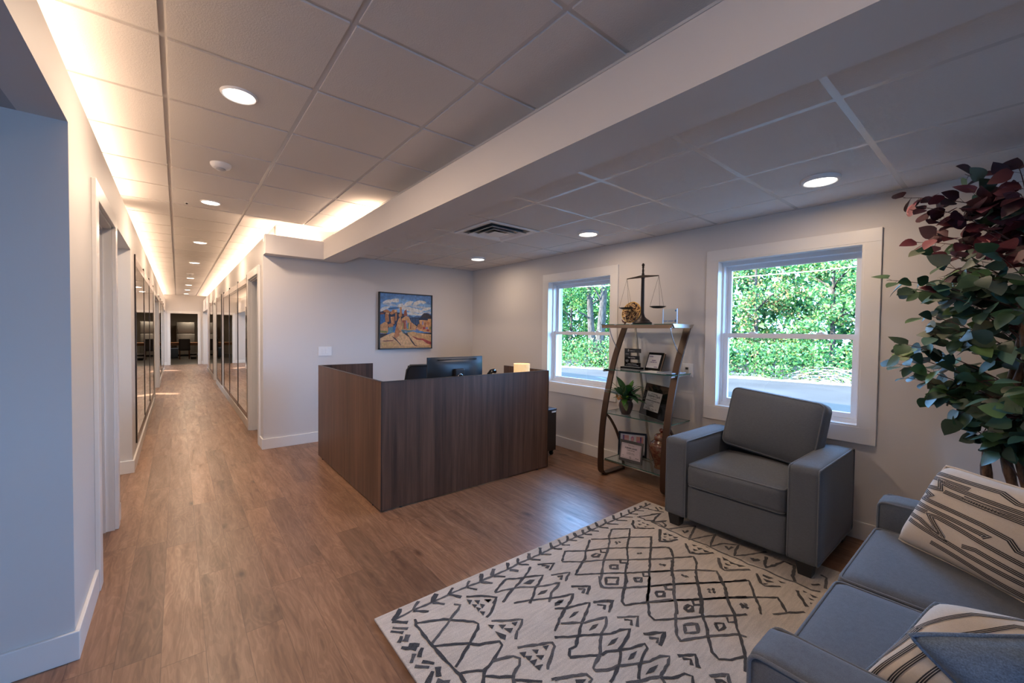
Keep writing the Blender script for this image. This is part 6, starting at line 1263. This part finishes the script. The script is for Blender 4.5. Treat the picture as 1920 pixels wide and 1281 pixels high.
rnd = random.Random(8)
# hedge bank: low tangled shrubs along the edge of the lot, counted as one growth
bm = new_bm(); y = -6
while y < 22:
    for dz, dx, rz, n in ((.35, .5, .5, 170), (.95, .9, .55, 170)):
        c = (hx(y)+dx+rnd.uniform(-.2, .3), y+rnd.uniform(-.3, .3), G+dz+rnd.uniform(-.1, .15)); w = (4, 5, 2, 1, .7, 2)
        if 11 < y < 18: w = (4, 4, 1, .6, 1.2, 4)
        cloud(bm, c, (.75, .75, rz), int(n*1.4), .066, rnd, w)
    y += .62
mk('hedge', bm, FM, kind='stuff', label='low tangled green hedge along the far edge of the parking lot', cat='hedge')
bm = new_bm()
for _ in range(60):
    y = rnd.uniform(3.0, 5.2); x = hx(y)+rnd.uniform(.0, .5); p = Vector((x, y, G+rnd.uniform(.02, .5))); P = [p]
    d = Vector((rnd.uniform(-.3, .1), rnd.choice((-1, 1)), rnd.uniform(-.2, .6))).normalized()
    for i in range(6): d = (d+Vector((0, 0, -.13))).normalized(); p = p+d*.16; p.z = max(G+.02, p.z); P.append(p.copy())
    tube(bm, P, .010, 4)
mk('brush_pile', bm, mat('dry_twig', (.30, .25, .20), .9, spec=.1), kind='stuff', label='pale dry tangled branches at the foot of the hedge', cat='brush')
def tree_out(i, x, y, hgt, cr, label, n, w, trunk_r=.14, base_clear=1.6, lean=0, ls=.11):
    root = empty('deciduous_tree', (x, y, G), label=label, cat='tree', group='trees beyond the parking lot')
    r2 = random.Random(100+i); P = [(x+lean*t*.3+.08*math.sin(3*t+i), y+lean*t+.1*math.sin(2*t+i*2), G+hgt*.85*t) for t in [q/8 for q in range(9)]]
    bm = new_bm(); tube(bm, P, [trunk_r*(1-.65*q/8) for q in range(9)], 10); mk('trunk', bm, M_tbark, root, smooth=True)
    bm = new_bm()
    for b in range(9):
        t = r2.uniform(.3, .95); p0 = Vector(P[int(t*8)]); a = r2.uniform(0, 2*PI); q = p0+Vector((math.cos(a)*cr*.7, math.sin(a)*cr*.7, r2.uniform(.3, 1.4)))
        tube(bm, [p0, (p0+q)/2+Vector((0, 0, .1)), q], [.05, .035, .012], 6)
    mk('branches', bm, M_tbark, root)
    bm = new_bm()
    for b in range(n):
        z = r2.uniform(base_clear, hgt); q = (z-base_clear)/(hgt-base_clear); a = r2.uniform(0, 2*PI); rr = cr*(.55+.45*math.sin(PI*min(1, q+.15)))*r2.uniform(.3, 1)
        c = (x+rr*math.cos(a), y+rr*math.sin(a)+lean*q, G+z); cloud(bm, c, (.55, .6, .42), 105, ls, r2, w, .2)
    mk('foliage', bm, FM, root)
G1 = (3, 6, 2, 2, 1, 4); G2 = (5, 4, 3, 1.5, .4, 2); GO = (3, 4, 2, 2, 3, 3); GD = (4, 2, 6, .6, 0, .6)
TR = [(22.6, -.6, 6.8, 1.9, 'green tree beyond the right edge of the near window', 60, G1, .12, .9),
      (22.7, 2.4, 7.0, 1.9, 'bright green broadleaf tree at the right edge of the near window view', 74, G1, .12, .7), (22.6, 5.3, 7.2, 2.0, 'dense bright green tree right of middle in the near window view', 84, G1, .12, .7),
      (22.4, 8.2, 7.0, 1.9, 'tree with orange-tinted leaves left of middle in the near window view', 76, GO, .13, .8), (22.0, 11.1, 7.4, 1.9, 'tree with dark forked trunk at the left edge of the near window view', 64, G1, .18, 1.2),
      (17.0, 13.78, 7.5, 1.4, 'tall tree with thick pale trunk at the right of the far window view', 24, G2, .26, 3.2), (18.2, 15.15, 7.8, 1.6, 'tall tree with thick leaning trunk in the middle of the far window view', 28, G2, .24, 3.2),
      (20.6, 19.0, 5.2, 2.0, 'dark green tree behind the trunks in the far window view', 70, GD, .12, .6), (21.5, 23.0, 5.6, 2.0, 'yellow-green tree at the left of the far window view', 70, G1, .12, .6), (21.2, 15.2, 5.0, 1.9, 'dark green tree low behind the trunks of the far window view', 70, GD, .12, .6)]
for i, t_ in enumerate(TR): tree_out(i, t_[0], t_[1], t_[2], t_[3], t_[4], t_[5], t_[6], t_[7], t_[8], lean=.7 if i == 6 else (-.4 if i == 5 else 0), ls=.078)
# distant woods closing the view
bm = new_bm(); y = -14
while y < 44:
    for z in (.8, 2.4, 3.9, 5.3): cloud(bm, (hx(y)+10.5+rnd.uniform(-1, 1), y, G+z), (1.4, 1.8, 1.1), 170, .24, rnd, (5, 2, 6, 1, .2, 1))
    y += 1.9
mk('distant_woods', bm, FM, kind='stuff', label='distant band of darker woods behind the nearer trees', cat='woods')
wp = empty('utility_wire', (12, 5, 2.6), label='pale overhead utility wire crossing the upper window panes', cat='wire')
bm = new_bm(); tube(bm, [(16.6, -6, 4.05), (16.0, 0, 3.60), (15.6, 4, 3.46), (15.2, 8, 3.44), (14.6, 14, 3.60), (14.2, 22, 4.1)], .012, 6); mk('cable', bm, mat('wire', (.75, .75, .75), .5), wp)
